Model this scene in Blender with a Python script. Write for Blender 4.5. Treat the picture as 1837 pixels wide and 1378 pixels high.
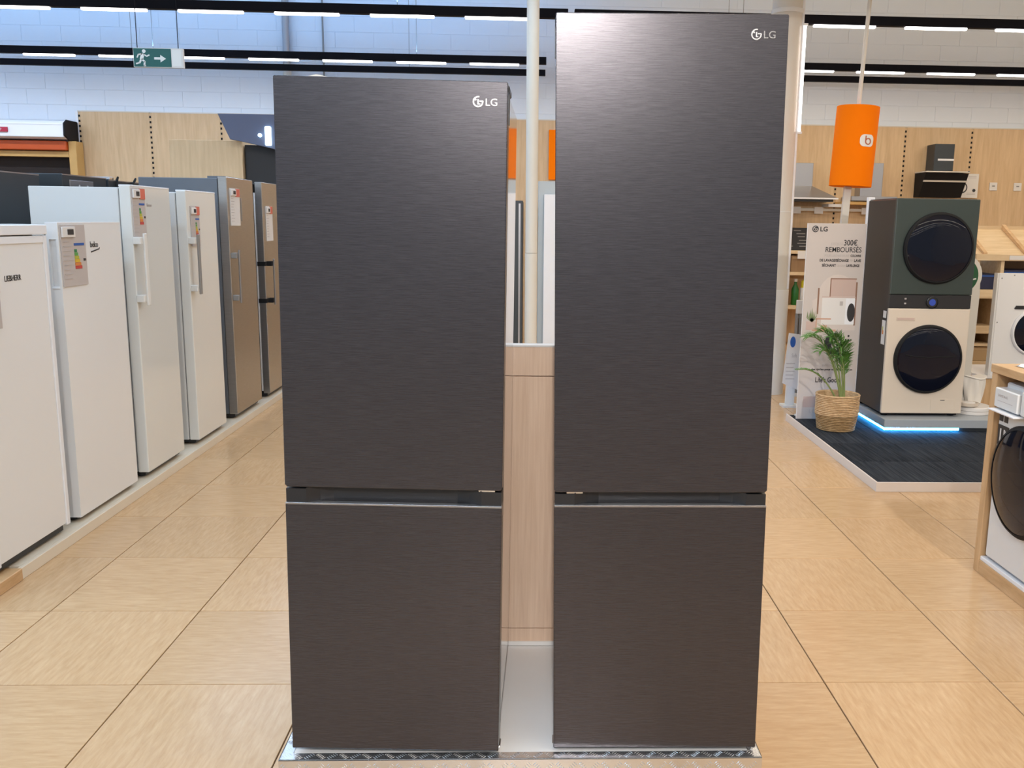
import bpy, bmesh, math, random
from mathutils import Vector, Matrix

for o in list(bpy.data.objects):
    bpy.data.objects.remove(o, do_unlink=True)
S = bpy.context.scene
C = S.collection
R = math.radians
PI = math.pi

# ------------------------------------------------------------------ camera
PITCH, ROLL, YAW = 0.1771, 0.0152, 0.0372
fwd = Vector((math.sin(YAW)*math.cos(PITCH), math.cos(YAW)*math.cos(PITCH), -math.sin(PITCH)))
rgt = Vector((math.cos(YAW), -math.sin(YAW), 0))
upv = rgt.cross(fwd)
rx = math.cos(ROLL)*rgt + math.sin(ROLL)*upv
ux = -math.sin(ROLL)*rgt + math.cos(ROLL)*upv
cam_d = bpy.data.cameras.new('camera')
cam = bpy.data.objects.new('camera', cam_d)
C.objects.link(cam)
M3 = Matrix((rx, ux, -fwd)).transposed()
cam.matrix_world = Matrix.Translation((0, 0, 1.63)) @ M3.to_4x4()
cam_d.sensor_fit = 'HORIZONTAL'
cam_d.sensor_width = 36
cam_d.lens = 36*1620/1837
cam_d.shift_x = (918.5-1015)/1837
cam_d.clip_start = 0.05
cam_d.clip_end = 100
S.camera = cam

# ------------------------------------------------------------------ world and exposure
W = bpy.data.worlds.new('world')
S.world = W
W.use_nodes = True
W.node_tree.nodes['Background'].inputs[0].default_value = (0.80, 0.89, 1.0, 1)
W.node_tree.nodes['Background'].inputs[1].default_value = 0.42
S.view_settings.view_transform = 'Standard'
S.view_settings.look = 'None'
S.view_settings.gamma = 1
S.view_settings.use_curve_mapping = False
S.view_settings.exposure = 0.02

RAIL_Y = [11.41, 8.90, 6.39, 3.88, 1.37, -1.14, -3.65, -6.16]
RAIL_Z = 3.5
COOL = (0.50, 0.74, 1.0)
SKY = (0.22, 0.52, 1.0)       # blue-white of the uplights added to tint the block wall
PALE = (0.80, 0.88, 1.0)
WARM = (1.0, 0.88, 0.70)
AMBER = (1.0, 0.84, 0.60)    # the warm runs next to the block wall
DOWN_W = 60.0      # watts for each half of a rail
UP_W = 26.0

def area(name, parent, loc, sx, sy, power, col, down=True, spread=180):
    d = bpy.data.lights.new(name, 'AREA')
    d.shape = 'RECTANGLE'
    d.size = sx
    d.size_y = sy
    d.energy = power
    d.color = col
    d.spread = R(spread)
    o = bpy.data.objects.new(name, d)
    C.objects.link(o)
    o.parent = parent
    o.location = loc
    o.rotation_euler = (0 if down else PI, 0, 0)
    return o

# ------------------------------------------------------------------ materials
MATS = {}
def nodes_of(name):
    m = bpy.data.materials.new(name)
    m.use_nodes = True
    return m, m.node_tree.nodes, m.node_tree.links, m.node_tree.nodes['Principled BSDF']

def plain(name, col, rough=0.5, metal=0.0, spec=0.5, bump=0.0, bscale=200, var=0.0, vscale=6, coat=0.0, emit=None, es=0, trans=0, alpha=1):
    if name in MATS:
        return MATS[name]
    m, n, l, p = nodes_of(name)
    p.inputs['Base Color'].default_value = (*col, 1)
    p.inputs['Roughness'].default_value = rough
    p.inputs['Metallic'].default_value = metal
    p.inputs['Specular IOR Level'].default_value = spec
    p.inputs['Coat Weight'].default_value = coat
    p.inputs['Coat Roughness'].default_value = 0.08
    p.inputs['Transmission Weight'].default_value = trans
    p.inputs['Alpha'].default_value = alpha
    if emit:
        p.inputs['Emission Color'].default_value = (*emit, 1)
        p.inputs['Emission Strength'].default_value = es
    tc = n.new('ShaderNodeTexCoord')
    if var:
        ns = n.new('ShaderNodeTexNoise')
        ns.inputs['Scale'].default_value = vscale
        ns.inputs['Detail'].default_value = 4
        l.new(tc.outputs['Object'], ns.inputs['Vector'])
        mx = n.new('ShaderNodeMix'); mx.data_type = 'RGBA'
        mx.inputs[6].default_value = (*[c*(1-var) for c in col], 1)
        mx.inputs[7].default_value = (*[min(1, c*(1+var)) for c in col], 1)
        l.new(ns.outputs['Fac'], mx.inputs[0])
        l.new(mx.outputs[2], p.inputs['Base Color'])
    if bump:
        nb = n.new('ShaderNodeTexNoise')
        nb.inputs['Scale'].default_value = bscale
        l.new(tc.outputs['Object'], nb.inputs['Vector'])
        b = n.new('ShaderNodeBump')
        b.inputs['Strength'].default_value = bump
        b.inputs['Distance'].default_value = 0.002
        l.new(nb.outputs['Fac'], b.inputs['Height'])
        l.new(b.outputs['Normal'], p.inputs['Normal'])
    MATS[name] = m
    return m

def grain(name, a, b, stretch, rough=0.5, scale=1.0, metal=0.0, spec=0.5, bump=0.05, lo=0.3, hi=0.7, rnd=False, rvar=0.0, detail=6):
    """two colours mixed by a noise stretched along one axis: wood grain, brushed steel, streaked tiles"""
    if name in MATS:
        return MATS[name]
    m, n, l, p = nodes_of(name)
    tc = n.new('ShaderNodeTexCoord')
    mp = n.new('ShaderNodeMapping')
    mp.inputs['Scale'].default_value = stretch
    l.new(tc.outputs['Object'], mp.inputs['Vector'])
    src = mp.outputs['Vector']
    if rnd:
        oi = n.new('ShaderNodeObjectInfo')
        mu = n.new('ShaderNodeMath'); mu.operation = 'MULTIPLY'; mu.inputs[1].default_value = 87.0
        l.new(oi.outputs['Random'], mu.inputs[0])
        ad = n.new('ShaderNodeVectorMath'); ad.operation = 'ADD'
        l.new(src, ad.inputs[0]); l.new(mu.outputs[0], ad.inputs[1])
        src = ad.outputs[0]
    ns = n.new('ShaderNodeTexNoise')
    ns.inputs['Scale'].default_value = scale
    ns.inputs['Detail'].default_value = detail
    ns.inputs['Roughness'].default_value = 0.6
    ns.inputs['Distortion'].default_value = 0.3
    l.new(src, ns.inputs['Vector'])
    rp = n.new('ShaderNodeValToRGB')
    rp.color_ramp.elements[0].position = lo
    rp.color_ramp.elements[0].color = (*a, 1)
    rp.color_ramp.elements[1].position = hi
    rp.color_ramp.elements[1].color = (*b, 1)
    l.new(ns.outputs['Fac'], rp.inputs['Fac'])
    col = rp.outputs['Color']
    if rnd and rvar:
        hs = n.new('ShaderNodeHueSaturation')
        mr = n.new('ShaderNodeMapRange')
        mr.inputs['To Min'].default_value = 1-rvar
        mr.inputs['To Max'].default_value = 1+rvar
        l.new(oi.outputs['Random'], mr.inputs['Value'])
        l.new(mr.outputs[0], hs.inputs['Value'])
        l.new(col, hs.inputs['Color'])
        col = hs.outputs['Color']
    l.new(col, p.inputs['Base Color'])
    p.inputs['Roughness'].default_value = rough
    p.inputs['Metallic'].default_value = metal
    p.inputs['Specular IOR Level'].default_value = spec
    if bump:
        b_ = n.new('ShaderNodeBump')
        b_.inputs['Strength'].default_value = bump
        b_.inputs['Distance'].default_value = 0.002
        l.new(ns.outputs['Fac'], b_.inputs['Height'])
        l.new(b_.outputs['Normal'], p.inputs['Normal'])
    MATS[name] = m
    return m

m_floor = grain('floor_tile_stone', (0.52, 0.328, 0.168), (0.63, 0.428, 0.245), (11, 70, 11), 0.22, 1.0, bump=0.08, lo=0.30, hi=0.74, rnd=True, rvar=0.05, spec=0.4)
m_joint = plain('floor_joint_dirt', (0.10, 0.06, 0.032), 0.9, spec=0.1)
m_block = plain('painted_block', (0.74, 0.79, 0.85), 0.6, bump=0.25, bscale=40, var=0.03, vscale=1.5)
m_ceil = plain('ceiling_paint', (0.8, 0.8, 0.8), 0.8, bump=0.1)
m_beech = grain('beech_panel', (0.56, 0.375, 0.205), (0.70, 0.50, 0.295), (9, 9, 0.8), 0.5, 2.2, bump=0.02, rnd=True, rvar=0.03)
m_oak = grain('oak_board', (0.50, 0.30, 0.14), (0.66, 0.43, 0.23), (2, 2, 14), 0.5, 2.5, bump=0.03)
m_oakv = grain('oak_upright', (0.50, 0.30, 0.14), (0.66, 0.43, 0.23), (14, 14, 1.2), 0.5, 2.5, bump=0.03)
m_maple = grain('maple_cabinet', (0.70, 0.49, 0.35), (0.82, 0.61, 0.46), (26, 26, 1.0), 0.45, 3.0, bump=0.02)
m_shelfw = grain('pine_shelf', (0.60, 0.43, 0.24), (0.74, 0.57, 0.36), (1.5, 12, 12), 0.5, 2.0, bump=0.02)
m_birch = grain('pale_birch', (0.64, 0.46, 0.26), (0.76, 0.57, 0.35), (9, 9, 0.8), 0.5, 2.2, bump=0.02)
m_brown = grain('brown_back_panel', (0.24, 0.135, 0.06), (0.32, 0.19, 0.09), (9, 9, 1), 0.5, 2.0)
m_black = plain('black_metal', (0.006, 0.006, 0.010), 0.7, spec=0.15)
m_blackp = plain('black_plastic', (0.014, 0.014, 0.016), 0.4)
m_gasket = plain('black_rubber', (0.006, 0.006, 0.007), 0.7, spec=0.3)
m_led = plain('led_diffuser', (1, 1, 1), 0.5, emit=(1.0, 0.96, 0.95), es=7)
m_whitem = plain('white_metal', (0.74, 0.73, 0.70), 0.35)
m_cream = plain('cream_paint', (0.66, 0.62, 0.55), 0.45)
m_white = plain('white_enamel', (0.70, 0.70, 0.69), 0.28, coat=0.15)
m_whitewarm = plain('white_enamel_warm', (0.78, 0.77, 0.76), 0.3, coat=0.2)
m_glossw = plain('gloss_white_door', (0.75, 0.745, 0.71), 0.12, coat=0.5)
m_trimw = plain('white_trim', (0.80, 0.80, 0.82), 0.4)
m_greym = plain('grey_side_panel', (0.16, 0.175, 0.20), 0.45, metal=0.2, var=0.05)
m_dgrey = plain('dark_grey_steel', (0.055, 0.062, 0.068), 0.4, metal=0.5, var=0.08)
m_steel = grain('brushed_steel', (0.44, 0.41, 0.38), (0.52, 0.49, 0.46), (3, 3, 90), 0.3, 4.0, metal=0.95, bump=0.02)
m_steelp = plain('plain_steel', (0.42, 0.42, 0.44), 0.3, metal=0.9)
m_chrome = plain('chrome', (0.86, 0.86, 0.88), 0.1, metal=1.0)
m_emblem = plain('satin_chrome_emblem', (0.66, 0.65, 0.64), 0.25, metal=0.85)
m_doorblk = grain('brushed_graphite', (0.050, 0.047, 0.053), (0.093, 0.087, 0.095), (4, 4, 190), 0.26, 4.0, metal=0.7, spec=0.5, bump=0.03, lo=0.28, hi=0.72)
m_side = plain('fridge_side_lacquer', (0.62, 0.60, 0.60), 0.10, metal=0.95)
m_alu = plain('tread_aluminium', (0.72, 0.73, 0.75), 0.27, metal=0.95, bump=0.1, bscale=60)
m_platw = plain('white_laminate', (0.82, 0.80, 0.78), 0.35, var=0.03, vscale=3)
m_kerbw = plain('cream_kerb', (0.72, 0.63, 0.50), 0.5, var=0.04)
m_carpet = grain('charcoal_carpet', (0.012, 0.014, 0.018), (0.045, 0.050, 0.058), (90, 3, 3), 0.95, 1.0, spec=0.1, bump=0.4, rnd=True, rvar=0.25, lo=0.35, hi=0.7)
m_carpedge = plain('pinkish_white_edge', (0.72, 0.64, 0.58), 0.5)
m_plinth = plain('silver_grey_plinth', (0.34, 0.37, 0.40), 0.35)
m_blue = plain('blue_led', (0.1, 0.6, 1.0), 0.5, emit=(0.03, 0.40, 1.0), es=50)
m_green = plain('forest_green_enamel', (0.030, 0.045, 0.040), 0.38)
m_beige = plain('beige_enamel', (0.66, 0.57, 0.47), 0.35)
m_darkside = plain('black_enamel_side', (0.012, 0.011, 0.013), 0.32, spec=0.3)
m_glass = plain('dark_door_glass', (0.004, 0.005, 0.012), 0.05, spec=0.32)
m_ring = plain('dark_chrome_ring', (0.06, 0.065, 0.07), 0.25, metal=0.9)
m_bluescr = plain('blue_dial_display', (0.02, 0.05, 0.3), 0.3, emit=(0.10, 0.18, 0.75), es=0.12)
m_orange = plain('orange_lacquer', (0.95, 0.20, 0.0), 0.75, spec=0.1)
m_orangebar = plain('red_orange_paint', (0.55, 0.085, 0.012), 0.4)
m_yellowwood = plain('yellow_wood', (0.60, 0.36, 0.12), 0.5, var=0.08)
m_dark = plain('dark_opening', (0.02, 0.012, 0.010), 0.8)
m_exitg = plain('exit_green', (0.004, 0.095, 0.085), 0.45)
m_print_w = plain('white_print', (0.78, 0.77, 0.74), 0.5)
m_print_k = plain('black_print', (0.02, 0.02, 0.022), 0.5)
m_print_g = plain('pale_grey_print', (0.46, 0.42, 0.40), 0.5)
m_red = plain('red_print', (0.62, 0.14, 0.09), 0.5)
m_pinkred = plain('crimson_sticker', (0.45, 0.02, 0.05), 0.5)
m_card = plain('price_card_paper', (0.50, 0.445, 0.42), 0.6)
m_cardw = plain('white_card', (0.72, 0.69, 0.66), 0.5)
m_banner = plain('banner_paper', (0.55, 0.49, 0.455), 0.6)
m_bpink = plain('print_pink_beige', (0.54, 0.40, 0.345), 0.6)
m_bpeach = plain('print_peach', (0.56, 0.33, 0.23), 0.6)
m_badgel = plain('badge_letter_print', (0.45, 0.13, 0.06), 0.6)
m_bpale = plain('print_pale_beige', (0.62, 0.54, 0.49), 0.6)
m_bgreen = plain('print_leaf_green', (0.20, 0.25, 0.11), 0.6)
m_bluegrey = plain('slate_blue_fascia', (0.105, 0.125, 0.20), 0.5)
m_charc = plain('charcoal_fascia', (0.020, 0.019, 0.020), 0.5)
m_glow = plain('lit_white_letter', (1, 1, 1), 0.5, emit=(0.62, 0.88, 1.0), es=5)
m_leaf = plain('palm_leaf', (0.10, 0.24, 0.045), 0.5, var=0.35, vscale=14)
m_stem = plain('palm_stem', (0.22, 0.27, 0.09), 0.6)
m_soil = plain('dry_soil', (0.10, 0.06, 0.03), 0.9)
m_straw = grain('seagrass_weave', (0.36, 0.21, 0.09), (0.68, 0.48, 0.28), (30, 30, 120), 0.8, 1.0, bump=0.5)
m_straw2 = grain('seagrass_weave_dark', (0.20, 0.115, 0.04), (0.42, 0.27, 0.13), (30, 30, 90), 0.8, 1.0, bump=0.5)
m_cloth = plain('white_cloth', (0.78, 0.74, 0.68), 0.9)
m_plastic = plain('clear_plastic_film', (0.80, 0.82, 0.84), 0.12, coat=0.6)
m_cardb = plain('cardboard', (0.48, 0.33, 0.17), 0.8, var=0.05)
m_navy = plain('navy_box', (0.015, 0.018, 0.055), 0.5)
m_emerald = plain('emerald_disc', (0.010, 0.085, 0.030), 0.4)
m_yellow = plain('yellow_print', (0.75, 0.62, 0.03), 0.5)
m_bluep = plain('blue_print', (0.02, 0.10, 0.38), 0.5)
m_bottle = plain('green_plastic', (0.015, 0.14, 0.02), 0.35)
m_grey = plain('mid_grey_plastic', (0.25, 0.24, 0.23), 0.5)

# ------------------------------------------------------------------ geometry helpers
class B:
    def __init__(s):
        s.bm = bmesh.new()
    def box(s, x0, x1, y0, y1, z0, z1):
        v = [s.bm.verts.new(p) for p in ((x0,y0,z0),(x1,y0,z0),(x1,y1,z0),(x0,y1,z0),(x0,y0,z1),(x1,y0,z1),(x1,y1,z1),(x0,y1,z1))]
        for f in ((3,2,1,0),(4,5,6,7),(0,1,5,4),(1,2,6,5),(2,3,7,6),(3,0,4,7)):
            s.bm.faces.new([v[i] for i in f])
        return s
    def prism(s, poly, a0, a1, axis='y'):
        """extrude a 2D outline: axis y -> outline in x,z; x -> y,z; z -> x,y"""
        def P(u, w, a):
            return {'y': (u, a, w), 'x': (a, u, w), 'z': (u, w, a)}[axis]
        lo = [s.bm.verts.new(P(u, w, a0)) for u, w in poly]
        hi = [s.bm.verts.new(P(u, w, a1)) for u, w in poly]
        n = len(poly)
        s.bm.faces.new(lo)
        s.bm.faces.new(hi[::-1])
        for i in range(n):
            s.bm.faces.new((lo[(i+1) % n], lo[i], hi[i], hi[(i+1) % n]))
        return s
    def lathe(s, prof, n=32, c=(0, 0, 0), axis='z', cap=True, sx=1, sy=1):
        """revolve (radius, height) pairs about an axis through c"""
        rings = []
        for r, h in prof:
            ring = []
            for i in range(n):
                a = 2*PI*i/n
                u, w = r*math.cos(a)*sx, r*math.sin(a)*sy
                p = {'z': (u, w, h), 'y': (u, h, w), 'x': (h, u, w)}[axis]
                ring.append(s.bm.verts.new((c[0]+p[0], c[1]+p[1], c[2]+p[2])))
            rings.append(ring)
        for a, b in zip(rings, rings[1:]):
            for i in range(n):
                s.bm.faces.new((a[i], a[(i+1) % n], b[(i+1) % n], b[i]))
        if cap:
            s.bm.faces.new(rings[0][::-1])
            s.bm.faces.new(rings[-1])
        return s
    def tube(s, path, r, n=8):
        path = [Vector(p) for p in path]
        rings = []
        for i, p in enumerate(path):
            t = (path[min(i+1, len(path)-1)] - path[max(i-1, 0)]).normalized()
            a = t.orthogonal().normalized() if i == 0 else (rings_a - t*rings_a.dot(t)).normalized()
            rings_a = a
            b = t.cross(a)
            rr = r[i] if isinstance(r, (list, tuple)) else r
            rings.append([s.bm.verts.new(p + (a*math.cos(2*PI*k/n) + b*math.sin(2*PI*k/n))*rr) for k in range(n)])
        for a, b in zip(rings, rings[1:]):
            for k in range(n):
                s.bm.faces.new((a[k], a[(k+1) % n], b[(k+1) % n], b[k]))
        s.bm.faces.new(rings[0][::-1])
        s.bm.faces.new(rings[-1])
        return s
    def quad(s, *p):
        s.bm.faces.new([s.bm.verts.new(q) for q in p])
        return s
    def mesh(s, name, mat, bevel=0.0, smooth=False, seg=1):
        bmesh.ops.recalc_face_normals(s.bm, faces=s.bm.faces)
        if bevel:
            es = [e for e in s.bm.edges if len(e.link_faces) == 2 and e.calc_face_angle(0) > 0.6]
            bmesh.ops.bevel(s.bm, geom=es, offset=bevel, segments=seg, profile=0.6, affect='EDGES', clamp_overlap=True)
        me = bpy.data.meshes.new(name)
        s.bm.to_mesh(me)
        s.bm.free()
        me.materials.append(mat)
        if smooth:
            for p in me.polygons:
                p.use_smooth = True
            me.set_sharp_from_angle(angle=R(40))
        return me
    def build(s, name, mat, parent=None, bevel=0.0, smooth=False, seg=1, loc=None, rot=None):
        return put(name, s.mesh(name, mat, bevel, smooth, seg), parent, loc, rot)

def put(name, me, parent=None, loc=None, rot=None):
    o = bpy.data.objects.new(name, me)
    C.objects.link(o)
    o.parent = parent
    if loc: o.location = loc
    if rot: o.rotation_euler = rot
    return o

def tag(o, label, cat, group=None):
    o['label'] = label
    o['category'] = cat
    if group: o['group'] = group
    return o

def thing(name, label, cat, loc=(0, 0, 0), rot=(0, 0, 0), group=None):
    o = bpy.data.objects.new(name, None)
    o.empty_display_size = 0.1
    C.objects.link(o)
    o.location = loc
    o.rotation_euler = rot
    return tag(o, label, cat, group)

def struct(o):
    o['kind'] = 'structure'
    return o

def box(name, mat, parent, x0, x1, y0, y1, z0, z1, bevel=0.0, seg=1):
    return B().box(x0, x1, y0, y1, z0, z1).build(name, mat, parent, bevel, seg=seg)

def text_mesh(s, size, depth=0.0006, align='LEFT', bold=0.0, sx=1.0, spacing=1.0):
    cu = bpy.data.curves.new('lettering', 'FONT')
    cu.body = s
    cu.size = size
    cu.extrude = depth
    cu.offset = bold
    cu.align_x = align
    cu.space_character = spacing
    cu.resolution_u = 3
    o = bpy.data.objects.new('lettering', cu)
    C.objects.link(o)
    dg = bpy.context.evaluated_depsgraph_get()
    me = bpy.data.meshes.new_from_object(o.evaluated_get(dg))
    bpy.data.objects.remove(o, do_unlink=True)
    bpy.data.curves.remove(cu)
    if sx != 1.0:
        for v in me.vertices: v.co.x *= sx
    return me

def lettering(s, size, mat, parent, loc, rot=(PI/2, 0, 0), name='lettering', **k):
    me = text_mesh(s, size, **k)
    me.materials.clear()
    me.materials.append(mat)
    return put(name, me, parent, loc, rot)

def arc_band(r0, r1, a0, a1, n=24):
    """flat ring sector outline in 2D, degrees"""
    p = [(r1*math.cos(R(a0+(a1-a0)*i/n)), r1*math.sin(R(a0+(a1-a0)*i/n))) for i in range(n+1)]
    p += [(r0*math.cos(R(a1-(a1-a0)*i/n)), r0*math.sin(R(a1-(a1-a0)*i/n))) for i in range(n+1)]
    return p

def emblem(parent, x, y, z, r, mat, mat2=None):
    """round emblem: an open ring ending in a bar, a stepped stroke within, raised from a front that faces -y"""
    b = B()
    sh = lambda pl: [(x+u, z+w) for u, w in pl]
    b.prism(sh(arc_band(r*0.77, r, 75, 368, 36)), y, y-0.0025)
    b.prism(sh([(r*0.25, r*0.02), (r*0.99, r*0.02), (r*0.99, r*0.20), (r*0.25, r*0.20)]), y, y-0.0026)
    b.prism(sh([(-r*0.10, r*0.42), (r*0.12, r*0.42), (r*0.12, -r*0.34), (r*0.36, -r*0.34), (r*0.36, -r*0.52), (-r*0.10, -r*0.52)]), y, y-0.0026)
    b.prism(sh([(-r*0.48+r*0.17*math.cos(a*PI/5), r*0.36+r*0.17*math.sin(a*PI/5)) for a in range(10)]), y, y-0.0026)
    return b.build('emblem', mat, parent)

# ------------------------------------------------------------------ the room
T = 0.6145
floor = struct(B().box(-9.5, 9.0, -8, 12.9, -0.12, -0.006).build('floor', m_joint))
tile_me = B().box(-T/2+0.0024, T/2-0.0024, -T/2+0.0024, T/2-0.0024, -0.012, 0.0).mesh('tile', m_floor, bevel=0.0012)
for i in range(-2, 11):
    for j in range(-3, 16):
        t = put('tile', tile_me, floor, (-1.39+T*(i+0.5), 3.003+T*(j+0.5), 0))
        t.rotation_euler = (0, 0, PI/2*((i+j) % 2) + PI*((i*7+j*3) % 2))
# the floor beyond the tiles that the picture resolves
b = B()
b.box(-9.5, -1.39-2*T, -8, 12.9, -0.05, -0.0005)
b.box(-1.39+11*T, 9.0, -8, 12.9, -0.05, -0.0005)
b.box(-1.39-2*T, -1.39+11*T, -8, 3.003-3*T, -0.05, -0.0005)
b.box(-1.39-2*T, -1.39+11*T, 3.003+16*T, 12.9, -0.05, -0.0005)
b.build('outer_floor', m_floor, floor)

WY = 12.7
wall = struct(B().box(-9.5, 9.0, WY+0.009, WY+0.25, 0, 4.95).build('wall_back', m_block))
BL, BH = 0.51, 0.2
blk = B().box(-BL/2+0.0012, BL/2-0.0012, 0.004, 0.03, 0.0012, BH-0.0012).mesh('block', m_block, bevel=0.002)
for k in range(9):
    z = 2.87+k*BH
    for i in range(29):
        put('block', blk, wall, (-7.25+BL*i+(BL/2 if k % 2 else 0), WY, z))
struct(B().box(-9.5, 9.0, -8, 12.95, 4.95, 5.1).build('ceiling', m_ceil))
struct(B().box(-9.65, -9.5, -8, 12.95, 0, 4.95).build('wall_left', m_block))
struct(B().box(9.0, 9.15, -8, 12.95, 0, 4.95).build('wall_right', m_block))

# conduits down the wall
pipe = thing('conduit_pipe', 'grey metal conduit running down the block wall to a white sleeve', 'pipe', (-3.285, 12.63, 2.9))
B().lathe([(0.048, 0.72), (0.048, 2.05)], 16).build('tube', m_steelp, pipe, smooth=True)
B().lathe([(0.052, 0.0), (0.06, 0.05), (0.052, 0.74)], 16).build('sleeve', m_cream, pipe, smooth=True)
tag(B().tube([(-2.81, 12.66, 3.5), (-2.81, 12.66, 4.95)], 0.012).build('wall_cable', m_grey), 'thin grey cable running up the block wall beside the conduit', 'cable')

# wood wall panelling with slotted uprights
wp = thing('wood_wall_panelling', 'pale wood wall panelling with slotted black uprights below the block wall', 'wall panelling', (0, WY, 0))
ups = [-6.06+0.93*i for i in range(17)]
for i, x in enumerate(ups):
    if i < 16:
        box('panel', m_beech, wp, x+0.012, x+0.93-0.012, -0.032, -0.004, 0.0, 2.985, 0.002)
    box('upright', m_beech, wp, x-0.011, x+0.011, -0.030, -0.004, 0.0, 2.98)
    b = B()
    for k in range(34):
        z = 2.93-0.066*k
        b.box(x-0.011, x+0.011, -0.0335, -0.028, z-0.014, z+0.014)
    s = b.build('slots', m_gasket, wp)
    s['kind'] = 'stuff'
box('top_cap', m_cream, wp, ups[0]-0.02, ups[-1], -0.034, -0.004, 2.985, 3.0)
box('edge_strip', m_trimw, wp, ups[0]-0.05, ups[0]-0.014, -0.034, -0.004, 0, 2.985)

# ------------------------------------------------------------------ ceiling light rails
led_me = B().box(0, 0.59, -0.022, 0.022, -0.020, 0.004).mesh('led_module', m_led, bevel=0.005)
def rail(y, x0, x1, phase, label, col, lit=True, h=0.085, z=RAIL_Z, group=None, gain=1.0, upcol=None, upgain=1.0):
    r = thing('light_rail' if lit else 'cable_tray', label, 'light rail' if lit else 'cable tray', ((x0+x1)/2, y, z), group=group)
    cx = (x0+x1)/2
    b = B().box(x0-cx, x1-cx, -0.035, 0.035, 0.0, h)
    b.build('housing', m_black, r, 0.004)
    n = max(2, int((x1-x0)/3))
    for i in range(n):
        xx = x0-cx+(x1-x0)*(i+0.5)/n
        B().tube([(xx, 0, h), (xx, 0, 4.95-z)], 0.0035, 6).build('hanger', m_grey, r)
    if lit:
        k = math.ceil((x0-phase)/0.876)
        while phase+0.876*k+0.59 < x1:
            put('led_module', led_me, r, (phase+0.876*k-cx, 0, 0))
            k += 1
        L = x1-x0
        area('rail_downlight', r, (0, 0, -0.04), L, 0.06, DOWN_W*L/9*gain, col)
        area('added_uplight', r, (0, 0, h+0.03), L, 0.06, UP_W*L/9*gain*upgain, upcol or col, down=False)  # added uplights, not seen on the rails, to brighten the wall above
    return r
names = ['over the wall panelling', 'over the hanging exit sign', 'over the washer tower', 'behind the graphite fridges', 'over the graphite fridges',
         'over the aisle before the fridges', 'further along the aisle', 'at the end of the aisle']
for i, y in enumerate(RAIL_Y):
    rail(y, -9.2, 0.13 if i == 0 else 0.30, -4.162 if i == 1 else -5.17, 'black rail with cool white light bars ' + names[i] + ', fridge row side', PALE if i < 2 else COOL, group='cool rails', gain=1.2, upcol=SKY if i < 2 else None, upgain=2.6 if i < 2 else 1.0)
    rail(y, 0.36, 8.9, 2.62 if i == 1 else 0.42, 'black rail with warm white light bars ' + names[i] + ', tower side', AMBER if i < 2 else WARM, group='warm rails', gain=0.72)
rail(12.27, -6.9, 0.13, 0, 'slim black unlit cable tray close to the block wall, fridge row side', COOL, lit=False, h=0.075)
rail(12.27, 0.36, 8.9, 0, 'slim black unlit cable tray close to the block wall, washer tower side', WARM, lit=False, h=0.075)

def spot_fixture(x, y, z, target, power, col, label):
    d = (Vector(target)-Vector((x, y, z))).normalized()
    q = d.to_track_quat('-Z', 'Y').to_euler()
    t = thing('unseen_spotlight', label, 'spotlight', (x, y, z))
    B().lathe([(0.05, 0.16), (0.055, 0.15), (0.055, 0.0), (0.045, 0.0), (0.03, 0.05)], 24, cap=False).build('shade', m_whitem, t, smooth=True, rot=q)
    B().lathe([(0.044, 0.008), (0.044, 0.012)], 24).build('lens', m_led, t, rot=q)
    B().tube([tuple(-d*0.10), tuple(-d*0.10+Vector((0, 0, 0.12))), (-d.x*0.10, -d.y*0.10, 4.95-z)], 0.01).build('ceiling_rod', m_whitem, t)
    ld = bpy.data.lights.new('spot_beam', 'SPOT')
    ld.energy = power
    ld.color = col
    ld.spot_size = R(58)
    ld.spot_blend = 0.9
    ld.shadow_soft_size = 0.05
    o = bpy.data.objects.new('spot_beam', ld)
    C.objects.link(o)
    o.parent = t
    o.location = tuple(d*0.02)
    o.rotation_euler = q
SPOTC = (1.0, 0.94, 0.88)
spot_fixture(0.16, -4.0, 3.42, (0.0, 2.7, 0.9), 85, SPOTC, 'white track spotlight aimed at the gap between the two graphite fridges')
spot_fixture(-1.05, -7.4, 3.42, (-0.3, 2.4, 1.2), 130, SPOTC, 'white track spotlight at the far end aimed at the shorter graphite fridge')
spot_fixture(-0.02, -1.75, 3.42, (-0.02, 2.9, 0.5), 520, SPOTC, 'added unseen spotlight brightening the podium deck and its cabinet')  # extra lamp added to lift the gap between the fridges
spot_fixture(2.2, -0.75, 3.42, (2.9, 6.9, 0.9), 650, SPOTC, 'added unseen spotlight brightening the laundry tower and banner')  # extra lamp added to lift the tower and banner fronts

# ------------------------------------------------------------------ exit sign
es = thing('exit_sign', 'green hanging exit sign with white running figure and arrow', 'exit sign', (-2.985, 7.6, 2.79))
box('board', m_cardw, es, -0.195, 0.195, 0.0, 0.03, 0.0, 0.148, 0.002)
box('green_face', m_exitg, es, -0.190, 0.102, -0.002, 0.0, 0.005, 0.143)
box('white_face', m_print_w, es, 0.108, 0.182, -0.002, 0.0, 0.012, 0.136)
b = B()
def strip(b, p, q, w, y0=-0.0045, y1=-0.0015):
    p = Vector(p); q = Vector(q)
    d = (q-p).normalized()
    nrm = Vector((-d.y, d.x))*w/2
    b.prism([tuple(p+nrm), tuple(p-nrm), tuple(q-nrm), tuple(q+nrm)], y0, y1)
FX = -0.118
b.prism([(FX+0.010+0.014*math.cos(a*PI/8), 0.122+0.014*math.sin(a*PI/8)) for a in range(16)], -0.0045, -0.0015)
strip(b, (FX+0.002, 0.104), (FX-0.012, 0.060), 0.026)
strip(b, (FX+0.008, 0.098), (FX+0.030, 0.084), 0.010); strip(b, (FX+0.028, 0.084), (FX+0.052, 0.094), 0.010)
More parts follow.
